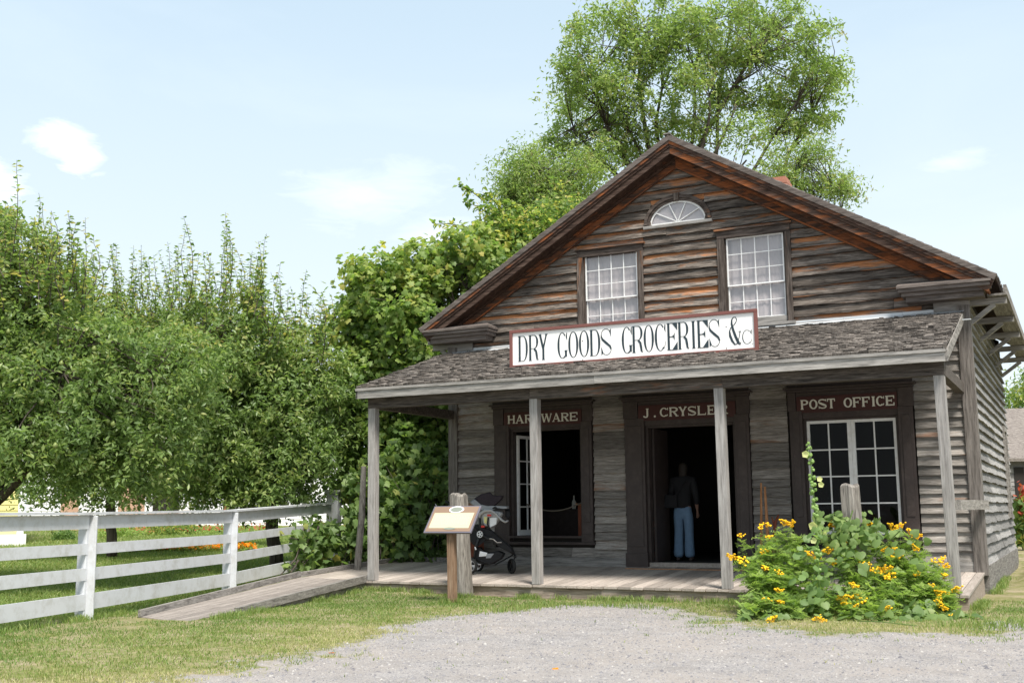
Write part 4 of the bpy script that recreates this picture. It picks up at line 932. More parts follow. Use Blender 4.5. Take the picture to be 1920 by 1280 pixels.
for a in (0, 72, 144, 216, 288): c = S(298, 690, -.275)+Vector((.034*math.cos(R(a)), -.006, .034*math.sin(R(a)))); mb.lathe(c, [(.013, 0), (.013, .01)], 8, (0,1,0))
mb.build('hub_slots', M['blackplastic'], hb)
mb = MB(); mb.tube([S(430, 745, -.275), S(480, 752, -.28), S(530, 795, -.27), S(590, 792, -.25)], .009, 6); mb.build('side_stripe', M['silver'], ST)
mb = MB(); mb.tube([S(228, 855, -.262), S(240, 890, -.262)], .013, 6); mb.build('latch', M['paper'], ST)
def pad(name, prof, w, mat, parent=ST, dome=.3, rows=8, smooth=True):
    """a soft body: side profile carried across the width and drawn in at both sides"""
    P_ = [S(*p) for p in prof]; n = len(P_); c = sum(P_, Vector())/n; V = []; F = []
    for j in range(rows+1):
        t = -1+2*j/rows; k = (1-abs(t)**3*dome)
        for p in P_: q = c+(p-c)*k; V.append((q.x-t*w*.5, q.y+t*w, q.z))
    F = [(j*n+i, j*n+(i+1) % n, (j+1)*n+(i+1) % n, (j+1)*n+i) for j in range(rows) for i in range(n)]+[tuple(range(n))[::-1], tuple(rows*n+i for i in range(n))]
    o = mesh_obj(name, V, F, mat, parent, rnd=[.5]*len(F), smooth=False); 
    m_ = o.modifiers.new('soft', 'BEVEL'); m_.width = .012; m_.segments = 3; m_.limit_method = 'ANGLE'; m_.angle_limit = R(50); return o
pad('seat_fabric', [(140,600),(250,560),(330,600),(430,620),(520,690),(640,790),(740,870),(770,940),(700,930),(600,880),(470,790),(380,760),(330,800),(250,860),(190,830),(120,720)], .22, M['black'], dome=.12)
pad('basket', [(215,870),(300,860),(330,900),(430,930),(560,905),(640,940),(600,1010),(480,1075),(360,1090),(280,1080),(220,1040)], .2, M['black'], dome=.15)
pad('magazine', [(290,905),(400,930),(380,975),(275,985)], .206, M['paper'], dome=.02)
pad('blanket', [(385,940),(490,938),(440,1000),(370,1003)], .208, M['grey'], dome=.02)
CS = bpy.data.objects.new('infant_seat', None); COL.objects.link(CS); CS.parent = ST; CS.location = S(420, 450)-ST.location
pad('shell', [(285,420),(340,370),(470,365),(610,395),(620,430),(560,520),(500,590),(430,610),(350,605),(320,560),(300,480)], .19, M['greyplastic'], CS, dome=.22)
pad('liner', [(150,262),(215,228),(300,300),(400,322),(500,322),(690,330),(692,362),(600,375),(430,378),(330,390),(250,350),(160,290)], .205, M['grey'], CS, dome=.1)
pad('liner_trim', [(440,362),(500,322),(540,345),(690,370),(560,378)], .208, M['black'], CS, dome=.05)
pad('hood', [(205,225),(300,168),(432,138),(470,176),(520,190),(625,188),(600,240),(530,300),(480,345),(400,345),(300,325)], .20, M['plum'], CS, dome=.14)
pad('foot_muff', [(640,370),(700,360),(720,440),(690,510),(640,470)], .12, M['black'], CS, dome=.3)
mb = MB()
for w_ in (-.215, .215): mb.tube([S(290, 475, w_), S(300, 425, w_), S(370, 385, w_), S(450, 385, w_), S(520, 430, w_), S(590, 505, w_), S(640, 535, w_)], [.022, .028, .028, .026, .022, .018, .016], 8)
mb.tube([S(640, 535, -.215), S(672, 520, -.15), S(672, 520, .15), S(640, 535, .215)], .017, 8); mb.build('carry_handle', M['greyplastic'], CS, smooth=True)
for a_, b_ in ((S(400, 445, -.232), S(450, 445, -.232)), (S(315, 590, -.225), S(360, 590, -.225))): mb = MB(); mb.beam(a_, b_, .02, .032, (0,0,1)); mb.build('release_button', M['red'], CS)
mb = MB(); mb.add([S(350, 462, -.199), S(400, 465, -.199), S(385, 560, -.196), S(352, 540, -.197)], [(0,1,2,3)]); mb.build('warning_label', M['yellowlabel'], CS)
mb = MB(); mb.add([S(430, 480, -.2), S(525, 475, -.2), S(520, 560, -.196), S(430, 605, -.193)], [(0,1,2,3)]); mb.build('paper_label', M['paper'], CS)
mb = MB(); mb.tube([S(290, 470, -.21), S(300, 620, -.21)], .022, 8); mb.build('adapter', M['blackplastic'], ST); mb = MB(); mb.tube([S(410, 470, -.215), S(400, 560, -.21), S(430, 620, -.2)], .014, 8); mb.build('adapter', M['blackplastic'], ST)
# ---------------------------------------------------------------- keg, tools, contents of the shop
def keg(x, y, z, r, h, label):
    t = thing('keg', label, 'barrel', (x, y, z)); mb = MB(); n = 20
    for k in range(n):
        a0, a1 = 2*PI*k/n+.008, 2*PI*(k+1)/n-.008; V = []
        for i in range(7):
            u = i/6; rr = r*(.84+.16*math.sin(PI*u)); V += [(x+rr*math.cos(a0), y+rr*math.sin(a0), z+h*u), (x+rr*math.cos(a1), y+rr*math.sin(a1), z+h*u)]
        mb.add(V, [(2*i, 2*i+1, 2*i+3, 2*i+2) for i in range(6)])
    mb.lathe((x, y, z), [(r*.8, .02), (r*.8, h-.03)], 20); mb.build('staves', M['keg'], t)
    mb = MB()
    for u in (.06, .25, .75, .94): rr = r*(.84+.16*math.sin(PI*u))+.004; mb.lathe((x, y, z+h*u), [(rr, -.018), (rr, .018)], 24, caps=False)
    mb.build('hoop', M['iron'], t); return t
keg(.62, 2.35, float(fz(2.35)), .21, .62, 'reddish wooden keg against the wall behind the stroller')
_t = on(1223, 1045, 1, 3.25); keg(float(_t[0]), 3.25, .422, .20, .78, 'dark orange wooden keg just inside the shop doorway')
TB = thing('tool_tub', 'small reddish wooden tub on the porch holding long wooden handles', 'tub', (6.12, 2.3, float(fz(2.3))))
mb = MB(); mb.lathe((6.12, 2.3, float(fz(2.3))), [(.15, 0), (.175, .36), (.16, .36), (.14, .03)], 20); mb.build('staves', M['keg'], TB)
mb = MB(); 
for h_ in (.06, .30): mb.lathe((6.12, 2.3, float(fz(2.3))+h_), [(.157+h_*.07, -.012), (.158+h_*.07, .012)], 20, caps=False)
mb.build('hoop', M['iron'], TB)
zf = float(fz(2.3))
def tool(pxa, pxb, w0, w1, label, kind='wooden_pole'):
    a = on(*pxa, 1, 2.3); b = on(*pxb, 1, 2.5); mb = MB(); a = Vector(a); a.z = zf+.05; mb.tube([a, a.lerp(Vector(b), .5), Vector(b)], [w0, (w0+w1)/2, w1], 8); o = mb.build(kind, M['toolwood'], base=tuple(a)); return tag(o, label, 'wooden pole', 'long wooden handles standing in the tub')
tool((1427, 1040), (1427, 905), .028, .016, 'taller straight wooden handle standing in the tub, nearer the door')
tool((1442, 1040), (1434, 912), .036, .018, 'thicker leaning wooden handle standing in the tub, right of the tall one')
hx = Vector(on(1453, 1020, 1, 2.4)); ht = thing('wooden_hook', 'short dark forked wooden hook leaning beside the tub handles', 'hook', tuple(hx))
mb = MB(); mb.tube([hx, on(1452, 995, 1, 2.42), on(1454, 978, 1, 2.44), on(1460, 964, 1, 2.44)], [.03, .026, .03, .012], 8); mb.tube([on(1452, 985, 1, 2.42), on(1447, 968, 1, 2.42)], [.022, .01], 8); mb.build('fork', M['keg'], ht, smooth=True)
# window of the hardware side: swag rope, cupboard, bottles
mb = MB(); mb.tube([(1.36+1.32*i/12, 3.1, 1.46-.16*math.sin(PI*i/12)*(1.25-.3*i/12)+.09*i/12) for i in range(13)], .013, 6); o = mb.build('rope', paint('rope', (.13, .11, .085), .9), base=(2, 3.1, 1.4)); tag(o, 'thin rope swagging across the open hardware window', 'rope')
cup = thing('cupboard', 'brown wooden cupboard inside the hardware window', 'cupboard', (2.52, 3.35, .42)); mb = MB(); mb.box(2.40, 2.78, 3.15, 3.6, .42, 1.42); mb.build('case', M['keg'], cup)
mb = MB(); mb.box(2.37, 2.81, 3.12, 3.63, 1.422, 1.46); mb.build('top', M['toolwood'], cup)
cnt = thing('shop_counter', 'long dark counter deep inside the shop', 'counter', (1.8, 5.0, .42)); mb = MB(); mb.box(.6, 3.2, 4.8, 5.3, .42, 1.32); mb.build('case', M['browntrim'], cnt); mb = MB(); mb.box(.55, 3.25, 4.75, 5.35, 1.322, 1.36); mb.build('top', M['browntrim'], cnt)
for i, x in enumerate((1.55, 1.8, 2.25)):
    mb = MB(); mb.lathe((x, 4.9, 1.362), [(.04, 0), (.045, .02), (.045, .14), (.018, .19), (.016, .26), (.02, .27)], 14); o = mb.build('bottle', M['cream'], smooth=True, base=(x, 4.9, 1.362)); tag(o, 'pale bottle standing on the dark shop counter', 'bottle', 'bottles on the shop counter')
# ---------------------------------------------------------------- person in the doorway
def skin_obj(name, joints, edges, mat, parent, lv=2, root=0):
    off = origin(parent); me = bpy.data.meshes.new(name); me.from_pydata([Vector(j[:3])-off for j in joints], edges, [])
    o = bpy.data.objects.new(name, me); COL.objects.link(o); o.parent = parent; me.materials.append(mat)
    md = o.modifiers.new('skin', 'SKIN'); md.use_smooth_shade = True
    sv = me.skin_vertices[0].data if me.skin_vertices else None
    if sv is None:
        bpy.context.view_layer.update(); me.skin_vertices
    for i, j in enumerate(joints): me.skin_vertices[0].data[i].radius = (j[3], j[4] if len(j) > 4 else j[3]); me.skin_vertices[0].data[i].use_root = (i == root)
    sb = o.modifiers.new('sub', 'SUBSURF'); sb.levels = lv; sb.render_levels = lv; return o
def person(px, py, pz_, H, label, shirt, trousers):
    """standing figure seen from behind, facing +y, head bent slightly forward"""
    T = thing('person', label, 'person', (px, py, pz_)); k = H/1.75
    def j(x, y, z, *r): return (px+x*k, py+y*k, pz_+z*k, *[q*k for q in r])
    J = [j(0,0,.95,.14,.10), j(0,.0,1.10,.125,.09), j(0,.03,1.28,.15,.10), j(0,.05,1.42,.13,.08), j(0,.07,1.50,.055), j(0,.10,1.57,.06,.065), j(0,.12,1.66,.075,.09), j(0,.12,1.73,.05,.06)]
    E = [(0,1),(1,2),(2,3),(3,4),(4,5),(5,6),(6,7)]
    for s in (-1, 1):
        n = len(J); J += [j(s*.09,0,.88,.088), j(s*.10,.01,.50,.058), j(s*.11,-.02,.28,.052), j(s*.115,-.03,.09,.036), j(s*.12,.02,.045,.036,.03), j(s*.125,.13,.03,.036,.022)]
        E += [(0,n),(n,n+1),(n+1,n+2),(n+2,n+3),(n+3,n+4),(n+4,n+5)]
        n = len(J); bend = .22 if s < 0 else .0
        J += [j(s*.19,.05,1.41,.055), j(s*.235,.04,1.14,.042), j(s*.22,.12+bend,.98+bend*.4,.034), j(s*.215,.16+bend*1.1,.90+bend*.75,.026,.02), j(s*.212,.18+bend*1.15,.85+bend*.9,.03,.015)]
        E += [(3,n),(n,n+1),(n+1,n+2),(n+2,n+3),(n+3,n+4)]
        h = n+4
        for q in range(5):                    # fingers, thumb last
            f = len(J); fx = (-1.5+q)*.018 if q < 4 else s*-.035; L = (.055, .066, .062, .048, .04)[q]; hx_, hy_, hz_ = s*.212, .18+bend*1.15, .85+bend*.9
            if q < 4: J += [j(hx_+fx*.4, hy_+.012+fx, hz_-.03, .009), j(hx_+fx*.4-s*.004, hy_+.02+fx*1.1, hz_-.03-L*.6, .0085), j(hx_+fx*.4-s*.016, hy_+.028+fx*1.1, hz_-.03-L, .007)]; E += [(h,f),(f,f+1),(f+1,f+2)]
            else: J += [j(hx_-s*.01, hy_+.035, hz_, .01), j(hx_-s*.018, hy_+.052, hz_-.03, .009)]; E += [(h,f),(f,f+1)]
    skin_obj('body', J, E, M['skin'], T)
    # face and ears are small additions on the head, turned to the shelves
    L_ = [j(0,0,1.06,.15,.11), j(0,0,.90,.165,.13)]; EE = [(0,1)]
    for s in (-1, 1):
        n = len(L_); L_ += [j(s*.086,0,.80,.108,.11), j(s*.095,.01,.52,.086), j(s*.10,-.01,.28,.092), j(s*.105,-.01,.045,.104)]; EE += [(1,n),(n,n+1),(n+1,n+2),(n+2,n+3)]
    skin_obj('trousers', L_, EE, trousers, T)
    L_ = [j(0,0,.86,.19,.15), j(0,0,1.10,.16,.125), j(0,.03,1.28,.17,.12), j(0,.05,1.44,.13,.095), j(0,.07,1.52,.075)]; EE = [(0,1),(1,2),(2,3),(3,4)]
    for s in (-1, 1):
        bend = .22 if s < 0 else .0
        n = len(L_); L_ += [j(s*.18,.05,1.43,.088), j(s*.24,.04,1.14,.058), j(s*.222,.11+bend,1.0+bend*.4,.05)]; EE += [(3,n),(n,n+1),(n+1,n+2)]
    skin_obj('shirt', L_, EE, shirt, T)
    skin_obj('hair', [j(0,.10,1.745,.08,.095), j(0,.065,1.68,.098,.09), j(0,.04,1.58,.085,.06), j(0,.02,1.46,.075,.045)], [(0,1),(1,2),(2,3)], M['hair'], T)
    for s in (-1, 1): skin_obj('shoe', [j(s*.115,-.05,.035,.042,.032), j(s*.12,.06,.03,.042,.03), j(s*.127,.15,.022,.036,.02)], [(0,1),(1,2)], M['browntrim'], T)
    return T
_p = on(1284, 1050, 1, 3.55)
person(float(_p[0]), 3.55, .422, 1.74, 'person seen from behind in grey shirt and light blue flared jeans in the doorway', M['shirt'], M['denim'])
bg_ = thing('shoulder_bag', 'small black bag hanging on the back of the person in the doorway', 'bag', (float(_p[0])-.16, 3.40, 1.40))
mb = MB(); X0 = float(_p[0])-.17; mb.prism([(X0-.15, 3.36, 1.36), (X0+.12, 3.36, 1.36), (X0+.10, 3.38, 1.60), (X0-.12, 3.38, 1.60)], (0, .08, 0)); mb.build('pouch', M['black'], bg_, bevel=.02)
mb = MB(); mb.tube([(X0+.09, 3.40, 1.58), (X0+.20, 3.42, 1.75), (X0+.29, 3.50, 1.88)], .012, 6); mb.build('strap', M['black'], bg_)
# ---------------------------------------------------------------- foliage tools
LOBE = np.array([(0,0),(.28,-.10),(.50,.12),(.36,.30),(.52,.55),(.27,.58),(.0,1.0),(-.27,.58),(-.52,.55),(-.36,.30),(-.50,.12),(-.28,-.10)])
HEART = np.array([(0,.05),(.25,-.10),(.46,.08),(.50,.35),(.34,.66),(0,1.0),(-.34,.66),(-.50,.35),(-.46,.08),(-.25,-.10)])
ROUND = np.array([(0,.08),(.3,-.06),(.52,.18),(.56,.48),(.42,.78),(.16,.93),(-.16,.93),(-.42,.78),(-.56,.48),(-.52,.18),(-.3,-.06)])
def frames(n, up=.5, droop=.2, out=None, outw=0.0):
    nr = RNG.normal(size=(n, 3)); nr /= np.linalg.norm(nr, axis=1)[:, None]; nr[:, 2] += up
    if out is not None: nr += out*outw
    nr /= np.linalg.norm(nr, axis=1)[:, None]
    d = RNG.normal(size=(n, 3)); d[:, 2] -= droop*2
    d -= nr*(d*nr).sum(1)[:, None]; d /= np.linalg.norm(d, axis=1)[:, None]+1e-9
    return nr, d, np.cross(d, nr)
def leaf_mesh(name, pos, size, mat, parent, shape='diamond', aspect=.4, up=.5, droop=.2, out=None, outw=0., rnd=None, fold=.12, sv=.35, frm=None):
    n = len(pos); nr, d, s = frames(n, up, droop, out, outw) if frm is None else frm
    L = (size*RNG.uniform(1-sv, 1+sv, n))[:, None]
    if rnd is None: rnd = RNG.random(n)
    if shape == 'diamond':
        v = [pos, pos+d*L*.45+s*L*aspect*.5+nr*L*fold, pos+d*L, pos+d*L*.45-s*L*aspect*.5+nr*L*fold]
        V = np.stack(v, 1).reshape(-1, 3); o = 4*np.arange(n)[:, None]
        F = np.concatenate([o+np.array([0, 1, 2]), o+np.array([0, 2, 3])])
        return mesh_obj(name, V, F, mat, parent, rnd=np.tile(rnd, 2))
    P = {'lobe': LOBE, 'heart': HEART, 'round': ROUND}[shape]; k = len(P)
    V = pos[:, None]+d[:, None]*(L[:, None]*P[None, :, 1:2])+s[:, None]*(L[:, None]*P[None, :, 0:1])-nr[:, None]*(L[:, None]*fold*(np.abs(P[None, :, 0:1])*1.2+P[None, :, 1:2]**2*.5))
    C = (pos+d*L*.3+nr*L*.02)[:, None]
    V = np.concatenate([V, C], 1).reshape(-1, 3); o = (k+1)*np.arange(n)[:, None]
    F = np.concatenate([o+np.array([k, i, (i+1) % k]) for i in range(k)])
    return mesh_obj(name, V, F, mat, parent, rnd=np.tile(rnd, k))
def blobs(bl, nc, shell=.45, seed=0):
    """clump centres inside ellipsoids given as (px, py, distance, rx px, ry px, depth radius m)"""
    w_ = np.array([b[3]*b[4] for b in bl], float); w_ /= w_.sum(); out = []; dirs = []
    for b, k in zip(bl, np.maximum(1, (w_*nc).astype(int))):
        c = dep(b[0], b[1], b[2]); q = RNG.normal(size=(k, 3)); q /= np.linalg.norm(q, axis=1)[:, None]; r = RNG.random(k)**shell
        e = q*r[:, None]; sx_, sy_ = b[3]/CF*b[2], b[4]/CF*b[2]
        out.append(c+e[:, :1]*CR*sx_+e[:, 1:2]*CU*sy_+e[:, 2:]*_F*b[5]); dirs.append(q[:, :1]*CR+q[:, 1:2]*CU+q[:, 2:]*_F)
    return np.concatenate(out), np.concatenate(dirs)
def spray(cl, dr, per, sig, sig_z=None):
    n = len(cl); s_ = sig*RNG.uniform(.6, 1.5, n); tw = 3      # every clump is three leafy sprigs growing outwards
    k = int(np.ceil(per/tw)); ax = np.repeat(dr, tw, 0)*.7+RNG.normal(0, .8, (n*tw, 3)); ax[:, 2] += .15; ax /= np.linalg.norm(ax, axis=1)[:, None]
    ln = np.repeat(s_, tw)*RNG.uniform(1.6, 3.4, n*tw); t = RNG.uniform(-.25, 1, (n*tw, k))
    p = np.repeat(cl, tw, 0)[:, None]+ax[:, None]*(t*ln[:, None])[..., None]+RNG.normal(size=(n*tw, k, 3))*(np.repeat(s_, tw)[:, None]*(.55-.33*t))[..., None]
    p[..., 2] -= np.clip(t, 0, 1)**2*ln[:, None]*.25
    return p.reshape(-1, 3), np.repeat(dr, tw*k, 0)
def limb(mb, a, b, r0, r1, bow=.12, n=6, seg=6):
    a = Vector(a); b = Vector(b); L = (b-a).length; o = Vector((random.gauss(0, 1), random.gauss(0, 1), random.uniform(-1, .3)))*L*bow
    pts = [a.lerp(b, i/n)+o*math.sin(PI*i/n)*.5+Vector((random.gauss(0, 1), random.gauss(0, 1), 0))*L*.008*(0 < i < n) for i in range(n+1)]
    mb.tube(pts, [r0+(r1-r0)*i/n for i in range(n+1)], seg); return pts
def woody(name_, label, cat, base, fork, targets, bl, nc, per, sig, lsize, mat, shape='diamond', aspect=.4, r0=.2, group=None, up=.5, droop=.25, name='tree', twigs=.5, shell=.45, outw=.5, hue=None, tw_r=.012):
    T = thing(name_, label, cat, tuple(base), group); mb = MB(); fork = Vector(fork)
    tr = limb(mb, base, fork, r0, r0*.72, .03, 7, 10); mb.build('trunk', M['bark'], T, smooth=True)
    mb = MB(); nodes = [fork]
    for t in targets:
        st = min(nodes[:1]+tr[4:], key=lambda q: (q-Vector(t)).length if random.random() < .5 else random.random()*9)
        pts = limb(mb, st, t, r0*.42, r0*.09, .10, 8, 7); nodes += pts[3:]
    cl, dr = blobs(bl, nc, shell)
    nd = np.array([list(q) for q in nodes])
    idx = RNG.permutation(len(cl))[:int(len(cl)*twigs)]
    for i in idx:
        j = np.argsort(((nd-cl[i])**2).sum(1))[random.randrange(min(5, len(nd)))]; limb(mb, nd[j], cl[i], tw_r*1.6, tw_r*.4, .10, 4, 4)
    mb.build('branches', M['bark'], T, smooth=True)
    pos, dd = spray(cl, dr, per, sig)
    base_h = RNG.random(len(cl)) if hue is None else hue(cl)
    rn = np.clip(np.repeat(base_h, len(pos)//len(cl))*.6+RNG.random(len(pos))*.4, 0, 1)
    leaf_mesh('crown', pos, lsize, mat, T, shape, aspect, up, droop, dd, outw, rn)
    return T, cl
# ---------------------------------------------------------------- pears beyond the fence
def onground(px, depth):
    p = dep(px, 1000, depth); return Vector((p[0], p[1], float(gh(p[0], p[1]))))
def shoots(T, lst, depth):
    for (px, yb, yt) in lst:
        d = depth+random.uniform(-1.3, 1.3); a = Vector(dep(px, yb, d)); b = Vector(dep(px+random.gauss(0, 14), yt, d+random.uniform(-.3, .3))); bow = Vector((random.gauss(0, .1), random.gauss(0, .1), 0))
        pts = [a.lerp(b, i/8)+bow*math.sin(PI*i/8)+Vector((random.gauss(0, .010), random.gauss(0, .010), 0)) for i in range(9)]
        mb = MB(); mb.tube(pts, [.011*(1-i/11) for i in range(9)], 5, r=.5); ns = len(mb.F)
        n = max(6, int((b-a).length/.034))
        for i in range(n):
            u = i/n*8; k = int(u); q = pts[k].lerp(pts[min(8, k+1)], u-k)
            if random.random() < .1: continue
            an = i*2.4+random.gauss(0, .4); dv = Vector((math.cos(an), math.sin(an), random.uniform(-.5, .6))).normalized(); nr = (Vector((0, 0, 1))+Vector((random.gauss(0, .5), random.gauss(0, .5), 0))); nr = (nr-dv*nr.dot(dv)).normalized(); sd = dv.cross(nr)
            L = random.uniform(.09, .15)*(1.2-.35*u/8); w_ = L*.27
            mb.add([q, q+dv*L*.45+sd*w_+nr*L*.1, q+dv*L, q+dv*L*.45-sd*w_+nr*L*.1], [(0,1,2),(0,2,3)], random.uniform(.1, .95))
        o = mb.build('upright_shoot', M['pearleaf'], T); o.data.materials.append(M['bark'])
        for f in range(ns): o.data.polygons[f].material_index = 1
def fruits(T, cl, n, mat):
    src = None; k = RNG.permutation(len(cl))[:n*3]
    # those nearest the viewer show
    dd = (cl[k]-CAM) @ _F; k = k[np.argsort(dd)][:n]
    for i in k:
        p = Vector(cl[i])-Vector(_F)*.28+Vector((random.uniform(-.1, .1), 0, -.05))
        if src is None:
            mb = MB(); mb.lathe((0,0,0), [(.002, -.042), (.028, -.034), (.041, -.008), (.036, .018), (.020, .040), (.012, .052), (.003, .056)], 10); o = mb.build('fruit', mat, T, smooth=True)
            for v_ in o.data.vertices: v_.co += T.location
            src = o
        else: o = src.copy(); COL.objects.link(o); o.parent = T
        o.location = p-T.location; o.rotation_euler = (random.gauss(0, .2), random.gauss(0, .2), 0)
G = 'pear trees beyond the white fence'
warm = lambda c: np.clip(RNG.random(len(c))*.7+.30*np.clip((c[:, 2]-3.4)/2.0, 0, 1), 0, 1)
bA = onground(-75, 19.5); fA = Vector(dep(10, 850, 19.6))
TA, cA = woody('pear_tree', 'near pear tree with a thick dark leaning trunk at the left edge', 'tree', bA, fA,
    [dep(*q) for q in ((-60, 560, 19.5), (60, 520, 19.8), (160, 620, 19), (120, 700, 18.8), (280, 700, 19.6), (-40, 650, 18.5))],
    [(-60,700,19.3,150,210,1.6),(40,580,19.8,85,90,1.2),(150,690,19.2,140,110,1.5),(100,815,18.8,150,85,1.3),(285,760,19.4,110,90,1.2),(240,850,19.2,110,70,1.1),(10,470,20,55,65,.8),(330,680,19.9,80,70,1),(75,480,20,25,40,.5),(120,540,20,30,40,.6),(-5,420,20,25,30,.4)],
    1000, 62, .155, .105, M['pearleaf'], aspect=.42, r0=.24, group=G, hue=warm)
bB = onground(520, 23.5); fB = Vector(dep(512, 880, 23.4))
TB_, cB = woody('pear_tree', 'pear tree with a dark trunk standing behind the fence near its vine covered end', 'tree', bB, fB,
    [dep(*q) for q in ((430, 600, 23), (540, 640, 23.5), (400, 740, 22.8), (580, 760, 23), (420, 850, 22.6), (600, 850, 22.8), (480, 700, 23.8))],
    [(430,645,23,85,75,1.3),(545,675,23.3,80,65,1.3),(430,745,22.8,130,100,1.7),(565,765,22.9,85,95,1.5),(410,850,22.6,130,70,1.5),(530,865,22.6,100,65,1.4),(590,835,22.9,40,70,.9),(350,660,23.2,70,70,1.1),(620,720,23.2,40,60,.8),(470,925,22.8,130,26,1.2),(380,585,23,18,30,.4),(470,575,23,20,30,.4)],
    980, 62, .165, .112, M['pearleaf'], aspect=.42, r0=.15, group=G, hue=warm)
bC = onground(212, 27); fC = Vector(dep(205, 890, 27))
TC_, cC = woody('pear_tree', 'farther slim trunked pear tree, its crown between the two nearer pear trees', 'tree', bC, fC,
    [dep(*q) for q in ((200, 600, 27), (280, 620, 27), (150, 700, 27), (300, 760, 27), (120, 850, 27))],
    [(190,615,27,110,60,1.5),(290,635,27,95,55,1.4),(120,640,27,90,80,1.3),(240,720,27,140,90,1.8),(210,885,26.6,150,50,1.7),(100,900,26.6,90,45,1.2),(330,890,27,90,50,1.2)],
    950, 36, .2, .125, M['pearleaf'], aspect=.42, r0=.13, group=G, hue=warm)
bD = onground(432, 31); fD = Vector(dep(430, 900, 31))
woody('pear_tree', 'farthest small pear tree glimpsed under the crowns between the two rear fence posts', 'tree', bD, fD,
    [dep(*q) for q in ((380, 850, 31), (480, 840, 31), (430, 780, 31))], [(400,850,31,110,60,1.6),(480,870,31,90,60,1.4),(430,780,31,110,70,1.6)], 380, 26, .24, .12, M['pearleaf'], aspect=.42, r0=.12, group=G)
random.seed(21)
LA = [(25,480,300),(10,500,380),(45,500,362),(70,520,380),(85,510,395),(118,540,395),(98,540,430),(60,500,410),(140,560,455),(-20,500,330)]+[(random.uniform(-40, 160), random.uniform(520, 600), random.uniform(395, 490)) for _ in range(52)]
shoots(TA, LA, 19.8)
LB = [(357,560,405),(363,560,420),(405,570,422),(411,570,435),(436,570,398),(430,570,415),(487,590,438),(494,590,452),(372,560,470),(420,570,455),(345,590,480),(390,580,470),(455,580,470),(520,610,510),(560,630,505),(540,620,535),(590,660,590),(475,590,480)]+[(random.uniform(330, 520), random.uniform(590, 660), random.uniform(470, 560)) for _ in range(48)]+[(random.uniform(500, 620), random.uniform(630, 690), random.uniform(530, 620)) for _ in range(32)]
shoots(TB_, LB, 23.2)
LC = [(210,560,455),(240,560,485),(272,560,475),(300,560,478),(180,540,455),(160,540,450),(228,560,500),(320,580,500)]+[(random.uniform(100, 345), random.uniform(560, 640), random.uniform(450, 560)) for _ in range(66)]
shoots(TC_, LC, 27)
fruits(TA, cA, 46, M['pearfruit']); fruits(TB_, cB, 34, M['pearfruit'])
# ---------------------------------------------------------------- trees behind the store
bE = Vector((1.2, 17.5, .3)); fE = Vector(dep(1255, 420, 31))
woody('ash_tree', 'tall airy pale green ash tree rising behind the roof of the store', 'tree', bE, fE,
    [dep(*q) for q in ((1190,60,31),(1105,140,31),(1160,200,30.6),(1320,40,31.5),(1380,200,31),(1495,190,30.6),(1560,140,31),(1450,60,31.5),(1240,100,31),(1075,240,31),(1330,180,31),(1530,340,31),(1400,300,30.5),(1375,20,32))],
    [(1150,30,30.3,50,32,1.1),(1095,80,29.9,40,36,1.1),(1180,80,30.7,48,40,1.1),(1085,140,30.0,46,38,1.1),(1145,150,29.8,50,42,1.1),(1215,130,30.7,40,40,1.1),(1075,205,32.2,45,38,1.1),(1135,225,31.8,48,40,1.1),(1060,265,31.7,42,33,1.1),(1120,290,30.2,45,35,1.1),(1190,270,31.1,45,38,1.1),(1200,200,30.4,40,35,1.1),(1250,70,30.1,40,42,1.1),(1300,45,29.9,45,38,1.1),(1370,30,30.2,52,34,1.1),(1430,50,32.2,45,36,1.1),(1330,100,31.9,50,42,1.1),(1400,110,31.9,50,42,1.1),(1470,95,31.8,45,40,1.1),(1525,65,30.1,32,34,1.1),(1540,130,30.5,38,36,1.1),(1568,160,31.4,24,24,1.1),(1500,165,31.6,45,35,1.1),(1440,185,32.0,50,38,1.1),(1350,175,32.1,50,40,1.1),(1280,160,29.8,40,42,1.1),(1260,230,31.3,42,36,1.1),(1320,240,31.5,40,30,1.1),(1510,225,31.0,46,24,1.1),(1560,212,30.1,22,16,1.1),(1470,250,30.9,36,20,1.1),(1400,250,29.9,42,22,1.1),(1020,300,32.2,34,26,1.1),(1470,25,32.0,38,28,1.1),(1250,20,31.1,30,24,1.1)],
    1050, 42, .175, .132, M['ashleaf'], aspect=.36, r0=.26, up=.6, droop=.3, twigs=.5, shell=.5, outw=.3)
woody('ash_tree', 'sparser drooping ash bough at the lower right of the big ash above the roof slope', 'tree', Vector((4.4, 17, .3)), Vector(dep(1440, 480, 29.6)),
    [dep(*q) for q in ((1500,300,29.4),(1560,345,29.4),(1585,365,29.4))], [(1500,290,29.4,60,25,.8),(1530,345,29.4,70,25,.8),(1580,355,29.4,32,22,.6),(1450,330,29.4,50,22,.6)], 210, 26, .18, .12, M['ashleaf'], aspect=.3, r0=.12, up=.4)
woody('locust_tree', 'mid green tree with russet seed clusters left of the ash above the left roof slope', 'tree', Vector((-6.5, 14, .3)), Vector(dep(1030, 500, 29)),
    [dep(*q) for q in ((990,310,29),(950,370,29),(1040,360,29),(1000,420,29))], [(990,325,29,48,52,1.2),(955,350,29,28,50,.9),(1040,390,29,70,60,1.3),(985,400,29,60,55,1.2),(1075,330,29,60,45,1.1)],
    520, 34, .20, .12, M['ashleaf'], aspect=.3, r0=.16, hue=lambda c: RNG.random(len(c))*1.0)
